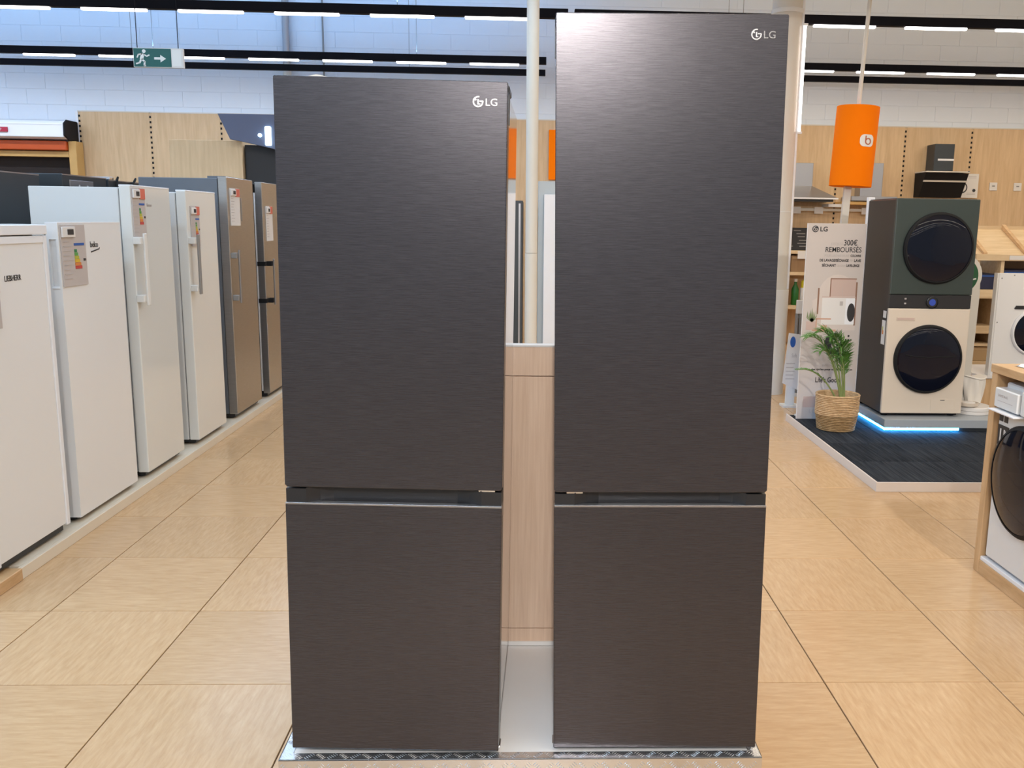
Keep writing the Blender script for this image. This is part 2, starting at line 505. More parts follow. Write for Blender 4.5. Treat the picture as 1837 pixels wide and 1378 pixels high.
strip(b, (FX-0.004, 0.102), (FX-0.034, 0.096), 0.010); strip(b, (FX-0.033, 0.098), (FX-0.046, 0.072), 0.010)
strip(b, (FX-0.010, 0.062), (FX+0.014, 0.042), 0.014); strip(b, (FX+0.013, 0.046), (FX+0.008, 0.012), 0.013); strip(b, (FX+0.004, 0.013), (FX+0.020, 0.013), 0.009)
strip(b, (FX-0.014, 0.060), (FX-0.026, 0.036), 0.014); strip(b, (FX-0.022, 0.036), (FX-0.056, 0.026), 0.011)
b.build('running_figure', m_print_w, es)
b = B()
b.prism([(-0.03, 0.078), (0.018, 0.078), (0.018, 0.096), (0.062, 0.068), (0.018, 0.040), (0.018, 0.060), (-0.03, 0.060)], -0.0045, -0.0015)
b.build('arrow', m_print_w, es)
for x in (-0.165, 0.155):
    B().tube([(x, 0.015, 0.148), (x, 0.015, 2.16)], 0.0035, 6).build('rod', m_black, es)

# ------------------------------------------------------------------ left wall doorway with roller box
rs = thing('roller_shutter', 'white roller shutter box with black end cap above a dark doorway', 'roller shutter', (-7.5, WY-0.085, 0))
b = B()
b.prism([(-0.32, 2.62), (-0.30, 2.80), (-0.24, 2.83), (0.03, 2.83), (0.03, 2.60), (-0.22, 2.60)], -1.9, 1.40, 'x')
b.build('box', m_trimw, rs, 0.006)
b = B()
b.prism([(-0.33, 2.64), (-0.32, 2.80), (-0.25, 2.845), (0.035, 2.845), (0.035, 2.585), (-0.22, 2.585)], 1.40, 1.425, 'x')
b.build('end_cap', m_gasket, rs, 0.008)
box('groove', m_grey, rs, -1.9, 1.38, -0.303, -0.298, 2.768, 2.776)
st = box('sticker', m_pinkred, rs, 0.45, 0.70, -0.332, -0.318, 2.675, 2.735)
lettering('STOP', 0.045, m_cardw, st, (0.52, -0.334, 2.688))
box('beam', m_orangebar, rs, -1.9, 1.37, -0.22, -0.05, 2.46, 2.58, 0.01)
box('lower_beam', m_yellowwood, rs, -1.9, 1.37, -0.16, -0.05, 2.38, 2.45)
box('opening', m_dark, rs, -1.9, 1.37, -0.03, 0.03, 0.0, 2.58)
box('post', m_yellowwood, rs, 1.375, 1.475, -0.17, 0.03, 0.0, 2.583, 0.006)

# ------------------------------------------------------------------ far left gondola head: wood box, dark fascia, lit slate panel
wb = thing('wood_display_cabinet', 'tall pale wood display cabinet end standing behind the steel fridges', 'cabinet', (-3.84, 11.0, 0))
box('body', m_birch, wb, -0.42, 0.42, 0.02, 0.6, 0.0, 2.51, 0.003)
box('face_panel', m_birch, wb, -0.42, 0.42, 0.0, 0.02, 1.2, 2.512, 0.002)
dc = thing('dark_display_cabinet', 'charcoal display cabinet beside the tall pale wood cabinet', 'cabinet', (-2.95, 11.06, 0))
box('body', m_charc, dc, -0.455, 0.455, 0.0, 0.5, 0.0, 2.47, 0.003)
box('plinth', m_black, dc, -0.44, 0.44, -0.01, 0.0, 0.0, 0.1)
sl = thing('slate_sign_panel', 'slate blue slanted sign panel with a lit white letter above the charcoal cabinet', 'sign', (-2.95, 10.87, 0))
b = B()
b.prism([(-0.69, 2.80), (0.95, 2.80), (0.95, 2.16), (-0.11, 2.425), (-0.462, 2.50), (-0.56, 2.515)], 0.0, 0.10)
b.build('panel', m_bluegrey, sl, 0.003)
B().box(-0.155, -0.085, -0.03, 0.0, 2.45, 2.665).build('lit_letter', m_glow, sl, 0.02, seg=3)
B().prism([(-0.215+0.02*math.cos(a*PI/8), 2.565+0.02*math.sin(a*PI/8)) for a in range(16)], -0.02, 0.0).build('lit_dot', m_glow, sl)
box('mounting_bracket', m_charc, sl, 0.3, 0.42, 0.10, 0.189, 2.3, 2.45)

# ------------------------------------------------------------------ left row kerb platform and fridges
kp = thing('fridge_platform', 'low cream platform under the row of fridges with a pale wooden end', 'platform', (-2.3, 3.95, 0))
box('deck', m_kerbw, kp, -2.0, -0.02, 0.02, 5.2, 0.0, 0.056)
box('front_board', m_kerbw, kp, -0.02, 0.0, 0.0, 5.2, 0.0, 0.0562, 0.002)
box('end_block', m_oak, kp, -2.0, 0.004, -0.5, 0.0, 0.0, 0.0562, 0.003)

def price_card(f, w, x0, z0, wd, ht, red=True, energy=True, mat=None):
    """shelf card with a small screen, lines of print and an energy scale; front faces -y"""
    c = box('price_card', mat or m_card, f, x0, x0+wd, -0.006, -0.001, z0, z0+ht)
    tg = box('electronic_tag', m_cardw, c, x0+0.004, x0+wd*0.52, -0.017, -0.006, z0+ht*0.80, z0+ht*0.97, 0.002)
    box('tag_screen', m_print_k, c, x0+wd*0.20, x0+wd*0.44, -0.0185, -0.0165, z0+ht*0.84, z0+ht*0.93)
    if red:
        box('red_tag', m_red, c, x0+wd*0.56, x0+wd*0.98, -0.010, -0.006, z0+ht*0.78, z0+ht*0.99)
    if energy:
        cols = [(0.02, 0.20, 0.06), (0.10, 0.32, 0.06), (0.45, 0.45, 0.05), (0.65, 0.42, 0.03), (0.62, 0.20, 0.04), (0.50, 0.05, 0.04)]
        for i, cc in enumerate(cols):
            zz = z0+ht*(0.60-0.055*i)
            box('energy_bar', plain('energy_%d' % i, cc, 0.5), c, x0+wd*0.50, x0+wd*(0.60+0.035*i), -0.008, -0.006, zz-ht*0.05, zz)
        box('class_arrow', m_print_k, c, x0+wd*0.86, x0+wd*0.95, -0.008, -0.006, z0+ht*0.40, z0+ht*0.44)
        box('energy_heading', m_bluep, c, x0+wd*0.50, x0+wd*0.92, -0.008, -0.006, z0+ht*0.66, z0+ht*0.70)
    lb = B()
    for i in range(9):
        zz = z0+ht*(0.72-0.075*i)
        lb.box(x0+wd*0.06, x0+wd*(0.30+0.10*((i*5) % 3)/2), -0.0075, -0.006, zz, zz+ht*0.012)
    lb.build('print_lines', m_print_g, c)
    return c

def fridge(name, label, y0, y1, front_x, z0, z1, depth, m_door, m_body, door_t=0.06, back=False, group='fridges in the row on the cream platform', rotz=PI/2):
    w = y1-y0
    f = thing(name, label, 'refrigerator', (front_x, (y0+y1)/2, 0.0566), (0, 0, rotz), group)
    a = z0-f.location.z
    h = z1-f.location.z
    f['w'] = w
    box('body', m_body, f, -w/2+0.004, w/2-0.004, door_t+0.012, depth, a+0.0, h-0.012, 0.004)
    box('gasket', m_gasket if m_body is not m_white else m_grey, f, -w/2+0.014, w/2-0.014, door_t, door_t+0.012, a+0.01, h-0.02)
    box('base', m_blackp, f, -w/2+0.02, w/2-0.02, 0.03, depth-0.04, 0.012, a)
    for sx in (-1, 1):
        for yy in (0.07, depth-0.07):
            B().lathe([(0.02, 0.0), (0.02, 0.012), (0.012, 0.014), (0.012, a)], 12, (sx*(w/2-0.06), yy, 0)).build('foot', m_blackp, f)
    return f, w, a, h

def bar_handle(f, x, za, zb, mat, mat2=None, standoff=0.045, th=0.02, bh=0.042, bar=0.018):
    hd = B().box(x-bar, x+bar, -standoff-0.012, -standoff, za-bh, zb+bh).build('handle', mat2 or mat, f, 0.003)
    for z in (za, zb):
        box('handle_bracket', mat, hd, x-bar-0.03, x+bar, -standoff, 0.0, z-bh/2, z+bh/2, 0.003)
    return hd

# 1 nearest white fridge with a framed door
f, w, a, h = fridge('white_fridge', 'white larder fridge with framed door next to the pale wooden platform end', 3.82, 4.45, -2.325, 0.098, 1.582, 0.60, m_white, m_white)
d = B()
d.box(-w/2+0.03, w/2-0.03, 0.006, 0.055, a+0.01, h-0.05)
d = d.build('door', m_whitewarm, f, 0.002)
fr = B()
fr.box(-w/2, w/2, -0.004, 0.06, h-0.045, h)
fr.box(-w/2, -w/2+0.03, 0.0, 0.06, a, h-0.05)
fr.box(w/2-0.03, w/2, 0.0, 0.06, a, h-0.05)
fr.box(-w/2+0.03, w/2-0.03, 0.0, 0.02, h-0.085, h-0.052)
fr.build('door_frame', m_trimw, f, 0.003)
lettering('LIEBHERR', 0.036, m_print_k, d, (-0.075+0.02, 0.005, 1.335-0.056), bold=0.0003, sx=0.86)
price_card(f, w, -w/2+0.075, 1.08, 0.12, 0.20, energy=False)

# 2 short white fridge with a recessed side grip
f, w, a, h = fridge('white_fridge', 'short matt white fridge with side grip and coloured energy card', 4.575, 5.255, -2.335, 0.085, 1.588, 0.60, m_white, m_white)
d = B()
px = 0.014
d.box(-w/2+px, w/2, 0, 0.06, a, h)
d.box(-w/2, -w/2+px, 0, 0.06, a, 1.273-0.056)
d.box(-w/2, -w/2+px, 0, 0.06, 1.510-0.056, h)
d.box(-w/2, -w/2+px, 0, 0.012, 1.273-0.056, 1.510-0.056)
d.box(-w/2, -w/2+px, 0.046, 0.06, 1.273-0.056, 1.510-0.056)
d = d.build('door', m_whitewarm, f)
box('grip_lip', m_trimw, d, -w/2-0.002, -w/2+px, 0.010, 0.048, 1.265-0.056, 1.277-0.056, 0.002)
box('door_cap', m_trimw, d, -w/2, w/2, -0.001, 0.06, h, h+0.006)
price_card(f, w, -w/2+0.012, 1.275-0.056, 0.245, 0.305, red=False)
lettering('beko', 0.044, m_print_k, d, (-w/2+0.315, -0.001, 1.463-0.056), bold=0.0004, sx=1.0)
b = B(); b.prism([(-w/2+0.32, 1.435-0.056), (-w/2+0.415, 1.450-0.056), (-w/2+0.42, 1.462-0.056), (-w/2+0.41, 1.455-0.056), (-w/2+0.32, 1.442-0.056)], -0.0016, -0.0005)
b.build('swoosh', m_print_k, d)

# 3 tall gloss white fridge, white bar handle
f, w, a, h = fridge('white_fridge', 'tall gloss white fridge with white bar handle and red price tag at the top', 5.405, 5.975, -2.33, 0.092, 1.803, 0.58, m_glossw, m_white)
d = B().box(-w/2, w/2, 0, 0.065, a, h).build('door', m_glossw, f, 0.006, seg=2)
box('door_cap', m_trimw, d, -w/2+0.002, w/2-0.002, -0.001, 0.066, h-0.006, h+0.004, 0.002)
bar_handle(f, -w/2+0.038, 1.149-0.056, 1.487-0.056, m_whitem)
price_card(f, w, -w/2+0.006, 1.500-0.056, 0.175, 0.29)
lettering('Hisense', 0.03, m_print_g, d, (-w/2+0.21, -0.001, 1.685-0.056), sx=0.8)

# 4 second gloss white fridge, grey bar handle
f, w, a, h = fridge('white_fridge', 'tall gloss white fridge with grey bar handle next to the grey steel fridge', 6.245, 6.815, -2.33, 0.090, 1.802, 0.58, m_glossw, m_white)
d = B().box(-w/2, w/2, 0, 0.065, a, h).build('door', m_glossw, f, 0.006, seg=2)
box('door_cap', m_trimw, d, -w/2+0.002, w/2-0.002, -0.001, 0.066, h-0.006, h+0.004, 0.002)
bar_handle(f, -w/2+0.05, 1.149-0.056, 1.470-0.056, m_whitem, m_grey)
price_card(f, w, -w/2+0.06, 1.43-0.056, 0.16, 0.27)

# 5 brushed steel fridge with grey sides
f, w, a, h = fridge('steel_fridge', 'brushed steel fridge with grey sides and square bar handle', 7.085, 7.725, -2.33, 0.095, 1.932, 0.66, m_steel, m_greym)
d = B().box(-w/2, w/2, 0, 0.068, a, h).build('door', m_steel, f, 0.004)
box('hinge_cover', m_greym, f, -w/2+0.05, w/2-0.05, 0.03, 0.16, h-0.012, h+0.006)
bar_handle(f, -w/2+0.06, 1.013-0.056, 1.339-0.056, m_grey, m_steelp)
price_card(f, w, -w/2+0.05, 1.565-0.056, 0.22, 0.285, mat=m_cardw, energy=False)
box('badge', m_grey, d, -w/2+0.31, -w/2+0.33, -0.002, 0.0, 1.60-0.056, 1.78-0.056)

# 6 dark double door fridge with black brackets
f, w, a, h = fridge('dark_fridge', 'tall steel fronted fridge with two black handle brackets and black sides', 7.975, 8.555, -2.33, 0.095, 1.930, 0.62, m_steel, m_darkside)
d = B().box(-w/2, w/2, 0, 0.06, a, h).build('door', m_steel, f, 0.004)
box('white_gasket', m_trimw, f, -w/2-0.001, w/2, 0.061, 0.072, a+0.02, h-0.09)
bar_handle(f, -w/2+0.10, 0.915-0.056, 1.236-0.056, m_gasket, m_steelp, bh=0.04)
for zz in (0.915, 1.236):
    box('bracket_band', m_gasket, f, -w/2-0.004, -w/2+0.12, -0.006, 0.064, zz-0.056-0.018, zz-0.056+0.018)
price_card(f, w, -w/2+0.08, 1.43-0.056, 0.19, 0.30, mat=m_cardw, energy=False)

# second row behind, backs turned to the aisle
def back_fridge(label, y0, y1, z1, mat, extra):
    f, w, a, h = fridge('dark_grey_fridge', label, y0, y1, -3.96, 0.09, z1, 0.66, mat, mat, rotz=-PI/2, group='fridges of the row behind', back=False)
    box('door', mat, f, -w/2, w/2, 0, 0.06, a, h, 0.004)
    if extra == 'plate':
        p = box('back_plate', m_steelp, f, -w/2+0.22, w/2-0.10, 0.66, 0.664, 0.2, h-0.05, 0.004)
        for k in (-0.02, 0.10):
            box('clip', m_trimw, p, k-0.006, k+0.006, 0.664, 0.668, h-0.13, h-0.08)
    if extra == 'cables':
        B().tube([(-0.2, 0.64, h-0.02), (-0.16, 0.67, h+0.015), (-0.10, 0.672, h-0.03), (-0.06, 0.672, h-0.12)], 0.008).build('cable', m_gasket, f, smooth=True)
        B().tube([(0.12, 0.64, h-0.01), (0.16, 0.67, h+0.012), (0.20, 0.672, h-0.05), (0.21, 0.672, h-0.16)], 0.008).build('cable', m_gasket, f, smooth=True)
        box('hinge', m_chrome, f, 0.20, 0.27, 0.5, 0.655, h-0.012, h+0.012, 0.004)
    box('back_rim', m_steelp, f, -w/2+0.008, w/2-0.008, 0.655, 0.662, h-0.02, h-0.0125)
    return f
back_fridge('dark grey steel fridge of the row behind, beside the shortest white fridges', 5.62, 6.29, 1.905, m_dgrey, None)
back_fridge('dark grey steel fridge of the row behind with a clipped back plate', 6.58, 7.25, 1.925, m_dgrey, 'plate')
back_fridge('dark grey steel fridge of the row behind with black cables over its top', 7.28, 7.90, 1.915, m_dgrey, 'cables')

# ------------------------------------------------------------------ the two graphite fridges and their podium
pd = thing('display_podium', 'low white display podium with shiny tread plate edges under the graphite fridges', 'podium', (-0.02, 2.384, 0))
x0, x1, dp, ph = -0.700, 0.700, 1.30, 0.10
box('deck', m_platw, pd, x0+0.035, x1-0.035, 0.035, dp, 0.0, ph-0.002)
def tread(name, mk):
    return mk
tf = B()
tf.box(x0, x1, 0.0, 0.004, 0.0, ph)
tf.box(x0, x1, 0.0, 0.035, ph-0.004, ph)
fe = tf.build('front_tread_edge', m_alu, pd, 0.001)
tl = B(); tl.box(x0, x0+0.004, 0.004, dp, 0.0, ph); tl.box(x0, x0+0.035, 0.035, dp, ph-0.004, ph)
le = tl.build('side_tread_edge', m_alu, pd, 0.001)
tr = B(); tr.box(x1-0.004, x1, 0.004, dp, 0.0, ph); tr.box(x1-0.035, x1, 0.035, dp, ph-0.004, ph)
re_ = tr.build('side_tread_edge', m_alu, pd, 0.001)
# five-bar tread pattern: short raised bars in groups of alternating direction
def bars(u0, u1, v0, v1, emit):
    p = 0.033
    nu, nv = int((u1-u0)/p), max(1, int((v1-v0)/p))
    for i in range(nu):
        for j in range(nv):
            cu, cv = u0+(i+0.5)*p, v0+(j+0.5)*(v1-v0)/nv
            sgn = 1 if (i+j) % 2 else -1
            for k in range(-2, 3):
                ox, oy = k*0.0048, -sgn*k*0.0048
                du, dv = 0.0085*0.7071, sgn*0.0085*0.7071
                emit((cu+ox-du, cv+oy-dv), (cu+ox+du, cv+oy+dv))
def mk_emit(b, plane):
    def e(p, q):
        d = (Vector(q)-Vector(p)); n2 = Vector((-d.y, d.x)).normalized()*0.0012
        base = [Vector(p), Vector(p).lerp(Vector(q), 0.5)+n2, Vector(q), Vector(p).lerp(Vector(q), 0.5)-n2]
        b.bm.faces.ensure_lookup_table() if False else None
        lo = [b.bm.verts.new(plane(v.x, v.y, 0.0)) for v in base]
        t0 = b.bm.verts.new(plane(*(base[0].lerp(base[2], 0.25)), 0.0012))
        t1 = b.bm.verts.new(plane(*(base[0].lerp(base[2], 0.75)), 0.0012))
        for f_ in ((lo[0], lo[1], t0), (lo[1], t1, t0), (lo[1], lo[2], t1), (lo[2], lo[3], t1), (lo[3], t0, t1), (lo[3], lo[0], t0)):
            b.bm.faces.new(f_)
    return e
b = B()
bars(x0+0.002, x1-0.002, 0.004, ph-0.003, mk_emit(b, lambda u, v, h_: (u, -h_, v)))
bars(x0+0.002, x1-0.002, 0.003, 0.034, mk_emit(b, lambda u, v, h_: (u, v, ph+h_)))
s = b.build('tread_pattern', m_alu, fe); s['kind'] = 'stuff'
b = B()
bars(0.036, dp-0.002, x0+0.002, x0+0.034, mk_emit(b, lambda u, v, h_: (v, u, ph+h_)))
s = b.build('tread_pattern', m_alu, le); s['kind'] = 'stuff'
b = B()
bars(0.036, dp-0.002, x1-0.034, x1-0.002, mk_emit(b, lambda u, v, h_: (v, u, ph+h_)))
s = b.build('tread_pattern', m_alu, re_); s['kind'] = 'stuff'

cb = thing('podium_cabinet', 'slim light wood back cabinet seen between the two graphite fridges', 'cabinet', (-0.02, 3.10, ph))
box('toe_strip', m_platw, cb, -0.60, 0.60, -0.005, 0.02, 0.0, 0.015)
box('lower_panel', m_maple, cb, -0.60, 0.60, 0.0, 0.05, 0.015, 0.064)
box('main_panel', m_maple, cb, -0.60, 0.60, 0.0, 0.05, 0.067, 1.000)
box('upper_panel', m_maple, cb, -0.60, 0.60, 0.0, 0.05, 1.003, 1.104)
box('top_edge', m_cardw, cb, -0.60, 0.60, -0.002, 0.05, 1.104, 1.110)

def graphite(label, x, y, z, yaw, lean, H, zs, logo):
    """fridge freezer: local front at y=0 facing -y, base of the doors at zs[0]"""
    f = thing('graphite_fridge', label, 'refrigerator', (x, y, z), (0, lean, yaw), 'graphite fridge freezers on the podium')
    w, D = 0.595, 0.66
    zb, zl, zg, zu = zs
    box('body', m_side, f, -w/2+0.004, w/2-0.004, 0.075, D, zb+0.03, H-0.015, 0.004)
    box('toe_panel', m_blackp, f, -w/2+0.02, w/2-0.02, 0.06, 0.10, zb-0.006, zb+0.03)
    for xx in (-w/2+0.012, w/2-0.018):
        pass
    # freezer door with recessed grip along its top
    ld = B().box(-w/2, w/2, 0.0, 0.058, zb, zl).build('freezer_door', m_doorblk, f, 0.003, seg=2)
    box('trim_strip', m_steelp, ld, -w/2+0.001, w/2-0.001, -0.0012, 0.02, zl-0.004, zl+0.0015, 0.0006)
    g = B()
    gx = w/2-0.002
    for s0, s1 in ((-gx, -gx+0.055), (gx-0.055, gx)):
        g.box(s0, s1, 0.004, 0.058, zl, zg-0.006)
    n = 14
    prof = [(-gx+0.055, 0.004)]
    for i in range(n+1):
        t = i/n
        ease = min(1, t*6, (1-t)*6)
        prof.append((-gx+0.055+(2*gx-0.11)*t, 0.004+0.030*math.sin(ease*PI/2)))
    prof += [(gx-0.055, 0.004), (gx-0.055, 0.058), (-gx+0.055, 0.058)]
    out = []
    for q in prof:
        if not out or (abs(out[-1][0]-q[0])+abs(out[-1][1]-q[1])) > 1e-6: out.append(q)
    g.prism(out, zl, zg-0.003, 'z')
    g.build('recessed_grip', m_blackp, ld, smooth=False)
    # fridge door, gently bowed lower corners
    ud = B().prism([(-w/2+0.006, zg), (w/2-0.006, zg), (w/2, zg+0.006), (w/2, zu-0.003), (w/2-0.003, zu), (-w/2+0.003, zu), (-w/2, zu-0.003), (-w/2, zg+0.006)], 0.0, 0.058)
    ud = ud.build('fridge_door', m_doorblk, f, 0.003, seg=2)
    er = 0.0135
    ex, ez, ltr = logo
    emblem(ud, ex, -0.0002, ez, er, m_emblem)
    lettering('LG', 0.0255, plain('dark_chrome_letters', (0.42, 0.41, 0.40), 0.22, metal=0.9), ud, (ex+er+0.004, -0.0010, ez-0.0092), bold=0.0001, depth=0.0010, sx=1.06)
    box('gasket', m_gasket, f, -w/2+0.010, w/2-0.010, 0.058, 0.075, zg+0.012, zu-0.02)
    box('gasket', m_gasket, f, -w/2+0.010, w/2-0.010, 0.058, 0.075, zb+0.012, zl-0.004)
    fr2 = B()
    fr2.box(-w/2+0.002, -w/2+0.03, 0.062, 0.115, zb+0.03, H-0.012)
    fr2.box(w/2-0.03, w/2-0.002, 0.062, 0.115, zb+0.03, H-0.012)
    fr2.box(-w/2+0.03, w/2-0.03, 0.062, 0.115, H-0.04, H-0.012)
    fr2.build('front_frame', m_blackp, f)
    hs = 1 if label.startswith('shorter') else -1
    hx = hs*(w/2+0.002)
    box('hinge_cover', m_blackp, f, min(hx, hx-hs*0.09), max(hx, hx-hs*0.09), 0.030, 0.16, H-0.022, H-0.004, 0.003)
    box('hinge_side', m_blackp, f, min(hx, hx-hs*0.012), max(hx, hx-hs*0.012), 0.050, 0.078, zu-0.10, zu-0.018)
    box('middle_hinge', m_chrome, f, hs*(w/2-0.05) - 0.015, hs*(w/2-0.05)+0.03, 0.006, 0.05, zg-0.005, zg-0.0008)
    box('bottom_hinge', m_chrome, f, min(hs*(w/2-0.03), hs*(w/2+0.003)), max(hs*(w/2-0.03), hs*(w/2+0.003)), 0.03, 0.075, 0.004, zb-0.002, 0.003)
    for sx in (-1, 1):
        B().lathe([(0.022, 0.0), (0.022, 0.010), (0.012, 0.012), (0.012, zb+0.03)], 14, (sx*(w/2-0.055), 0.05, 0)).build('foot', m_blackp, f)
        B().lathe([(0.020, 0.0), (0.020, 0.02), (0.010, 0.022), (0.010, zb+0.03)], 14, (sx*(w/2-0.06), D-0.06, 0)).build('foot', m_blackp, f)
    return f
# doors span z 0.119..1.984 and 0.112..2.158 above the floor
graphite('shorter graphite fridge freezer with badge at its hinge side corner', -0.388, 2.404, 0.103, -0.0216, 0.0114, 1.880,
         (0.0155, 0.754, 0.800, 1.880), (0.222, 1.829, 0))
graphite('taller graphite fridge freezer with badge at its outer corner', 0.367, 2.4156, 0.103, -0.0221, -0.0093, 2.055,
         (0.0095, 0.750, 0.789, 2.055), (0.215, 2.005, 0))

lfl = thing('folded_leaflet', 'cream folded leaflet lying on top of the shorter graphite fridge', 'leaflet', (-0.56, 2.66, 1.978))
b = B(); b.prism([(-0.062, 0.0), (-0.068, 0.036), (-0.040, 0.042), (0.045, 0.026), (0.075, 0.0)], -0.05, -0.044)
b.build('front_page', m_cream, lfl)
b = B(); b.prism([(-0.060, 0.0), (-0.064, 0.033), (-0.038, 0.038), (0.043, 0.023), (0.073, 0.0)], -0.042, 0.05)
b.build('inner_pages', m_cardw, lfl)

# ------------------------------------------------------------------ pole, duct column and orange sign
pl = thing('white_pole', 'slender cream pole rising to the ceiling between the graphite fridges', 'pole', (-0.020, 7.05, 0))
B().lathe([(0.0475, 0.0), (0.0475, 1.392)], 28).build('lower_sleeve', m_cream, pl, smooth=True)
B().lathe([(0.0462, 1.395), (0.0462, 4.95)], 28).build('upper_tube', m_cream, pl, smooth=True)
B().lathe([(0.08, 0.0), (0.08, 0.012), (0.05, 0.02)], 28).build('base_flange', m_whitem, pl, smooth=True)

co = thing('round_column', 'thick round cream column beside the taller graphite fridge', 'column', (2.325, 8.74, 0))
B().lathe([(0.155, 0.0), (0.155, 1.02), (0.142, 1.021)], 36, cap=False).build('base_wrap', m_whitem, co, smooth=True)
B().lathe([(0.142, 0.0), (0.142, 4.95)], 36).build('shaft', m_cream, co, smooth=True)
B().lathe([(0.143, 3.545), (0.150, 3.55), (0.150, 3.585), (0.143, 3.59)], 36, cap=False).build('collar', m_whitem, co, smooth=True)
B().lathe([(0.1435, 1.756), (0.1445, 1.76), (0.1435, 1.764)], 36, cap=False).build('seam', m_whitem, co, smooth=True)
B().tube([(0.125, -0.07, 1.03), (0.125, -0.07, 4.95)], 0.014, 12).build('cable_duct', m_trimw, co, smooth=True)
B().tube([(0.150, -0.075, 2.50), (0.150, -0.075, 3.44)], 0.011, 12).build('highlight_tube', m_led, co, smooth=True)  # glowing tube put in for the bright highlight along the column edge
for zz in (2.48, 3.44):  # clips for the added glowing tube
    box('tube_clip', m_trimw, co, 0.12, 0.17, -0.095, -0.05, zz, zz+0.02)

og = thing('orange_pole_sign', 'orange cylinder sign with a white letter badge on a slim pole', 'sign', (2.765, 8.3, 0), (0, R(2.3), 0))
B().lathe([(0.186, 1.99), (0.186, 2.69)], 48, (0.02, 0, 0)).build('cylinder', m_orange, og, 0.003, smooth=True)
B().box(-0.032, 0.032, -0.02, 0.02, 0.0, 1.99).build('lower_pole', m_yellowwood if False else m_cream, og, 0.003)
B().tube([(0.02, 0, 2.69), (0.02, 0, 4.90)], 0.018, 12).build('upper_rod', m_cream, og, smooth=True)
B().lathe([(0.15, 0.0), (0.15, 0.012), (0.04, 0.02)], 24).build('base_plate', m_whitem, og)
# badge wrapped on the cylinder: rounded square plate with a letter, turned to face the aisle
bd = B()
def wrap(u, zz, rr):
    a = -PI/2 + 0.26 + u/0.186
    return (0.02+rr*math.cos(a), rr*math.sin(a), zz)
def wrapped(b, outline, r0, r1):
    lo = [b.bm.verts.new(wrap(u, z_, r0)) for u, z_ in outline]
    hi = [b.bm.verts.new(wrap(u, z_, r1)) for u, z_ in outline]
    n_ = len(outline)
    b.bm.faces.new(hi)
    for i_ in range(n_):
        b.bm.faces.new((lo[i_], lo[(i_+1) % n_], hi[(i_+1) % n_], hi[i_]))
hw, hh, rr_ = 0.068, 0.052, 0.040
def half(u):
    e = abs(u)-(hw-rr_)
    return hh if e <= 0 else hh-rr_+math.sqrt(max(0.0, rr_*rr_-e*e))
us = [-hw*math.cos(PI*k/20) for k in range(21)]
for ua, ub in zip(us, us[1:]):
    ha, hb = max(half(ua), 0.002), max(half(ub), 0.002)
    wrapped(bd, [(ua, 2.385-ha), (ub, 2.385-hb), (ub, 2.385+hb), (ua, 2.385+ha)], 0.185, 0.189)
bd.build('badge', m_print_w, og)
lb = B()
segs = [arc_band(0.020, 0.030, a, a+15, 1) for a in range(0, 360, 15)]
for sg in segs:
    wrapped(lb, [(u+0.008, 2.378+w_) for u, w_ in sg], 0.1885, 0.192)
wrapped(lb, [(-0.022, 2.378), (-0.012, 2.378), (-0.012, 2.425), (-0.022, 2.425)], 0.1885, 0.192)
lb.build('badge_letter', m_badgel, og)

# ------------------------------------------------------------------ carpeted island with banner, plant and washer tower
ci = thing('carpet_platform', 'low platform covered in charcoal carpet tiles with a pale edge', 'platform', (2.15, 5.37, 0))
box('base', m_carpedge, ci, 0.012, 2.9, 0.012, 2.06, 0.0, 0.052)
box('front_edge', m_carpedge, ci, 0.0, 2.9, 0.0, 0.012, 0.0, 0.061, 0.001)
box('side_edge', m_carpedge, ci, 0.0, 0.012, 0.012, 2.06, 0.0, 0.061, 0.001)
ct = B().box(-0.249, 0.249, -0.249, 0.249, 0.0, 0.009).mesh('carpet_tile', m_carpet, bevel=0.002)
for i in range(6):
    for j in range(4):
        if i*0.5+0.27 > 2.8: continue
        put('carpet_tile', ct, ci, (0.264+0.5*i, 0.264+0.5*j, 0.052), (0, 0, PI*((i+2*j) % 2)))

bn = thing('promotional_banner', 'tall beige promotional banner with a laundry picture behind the palm', 'banner', (2.415, 7.22, 0.0615))
bw, bh = 0.236, 1.592
box('sheet', m_banner, bn, -bw, bw, 0.0, 0.012, 0.0, bh, 0.002)
box('foot', m_whitem, bn, -bw+0.02, bw, 0.012, 0.14, 0.0, 0.012)
box('edge_strip', m_cardw, bn, -bw-0.004, -bw, 0.0, 0.014, 0.0, bh)
def bz(z): return z-0.061
em = B()
em.prism([(-0.176+0.026*math.cos(a*PI/12), bz(1.608)+0.026*math.sin(a*PI/12)) for a in range(24)], -0.0015, 0.0)
em = em.build('logo_disc', m_print_k, bn)
emblem(em, -0.176, -0.0012, bz(1.608), 0.019, m_banner)
lettering('LG', 0.052, m_print_k, bn, (-0.140, -0.001, bz(1.590)), bold=0.0012)
LT = [("JUSQU'À", 0.034, 0.020, 1.478, m_print_g, 0.0, 0.10, None), ('300€', 0.072, 0.095, 1.478, m_print_k, 0.0015, 0.0, 0.19)]
def line(s, size, cx, z, mat, width, bold=0.0):
    me = text_mesh(s, size, align='CENTER', bold=bold)
    wmax = max(v.co.x for v in me.vertices)-min(v.co.x for v in me.vertices)
    for v in me.vertices: v.co.x *= width/wmax
    me.materials.clear(); me.materials.append(mat)
    return put('lettering', me, bn, (cx, -0.001, bz(z)), (PI/2, 0, 0))
line("JUSQU'À", 0.030, 0.005, 1.482, m_print_g, 0.10)
line('300€', 0.062, 0.115, 1.482, m_print_k, 0.108, 0.0008)
line('REMBOURSÉS', 0.058, 0.060, 1.428, m_print_k, 0.290, 0.0004)
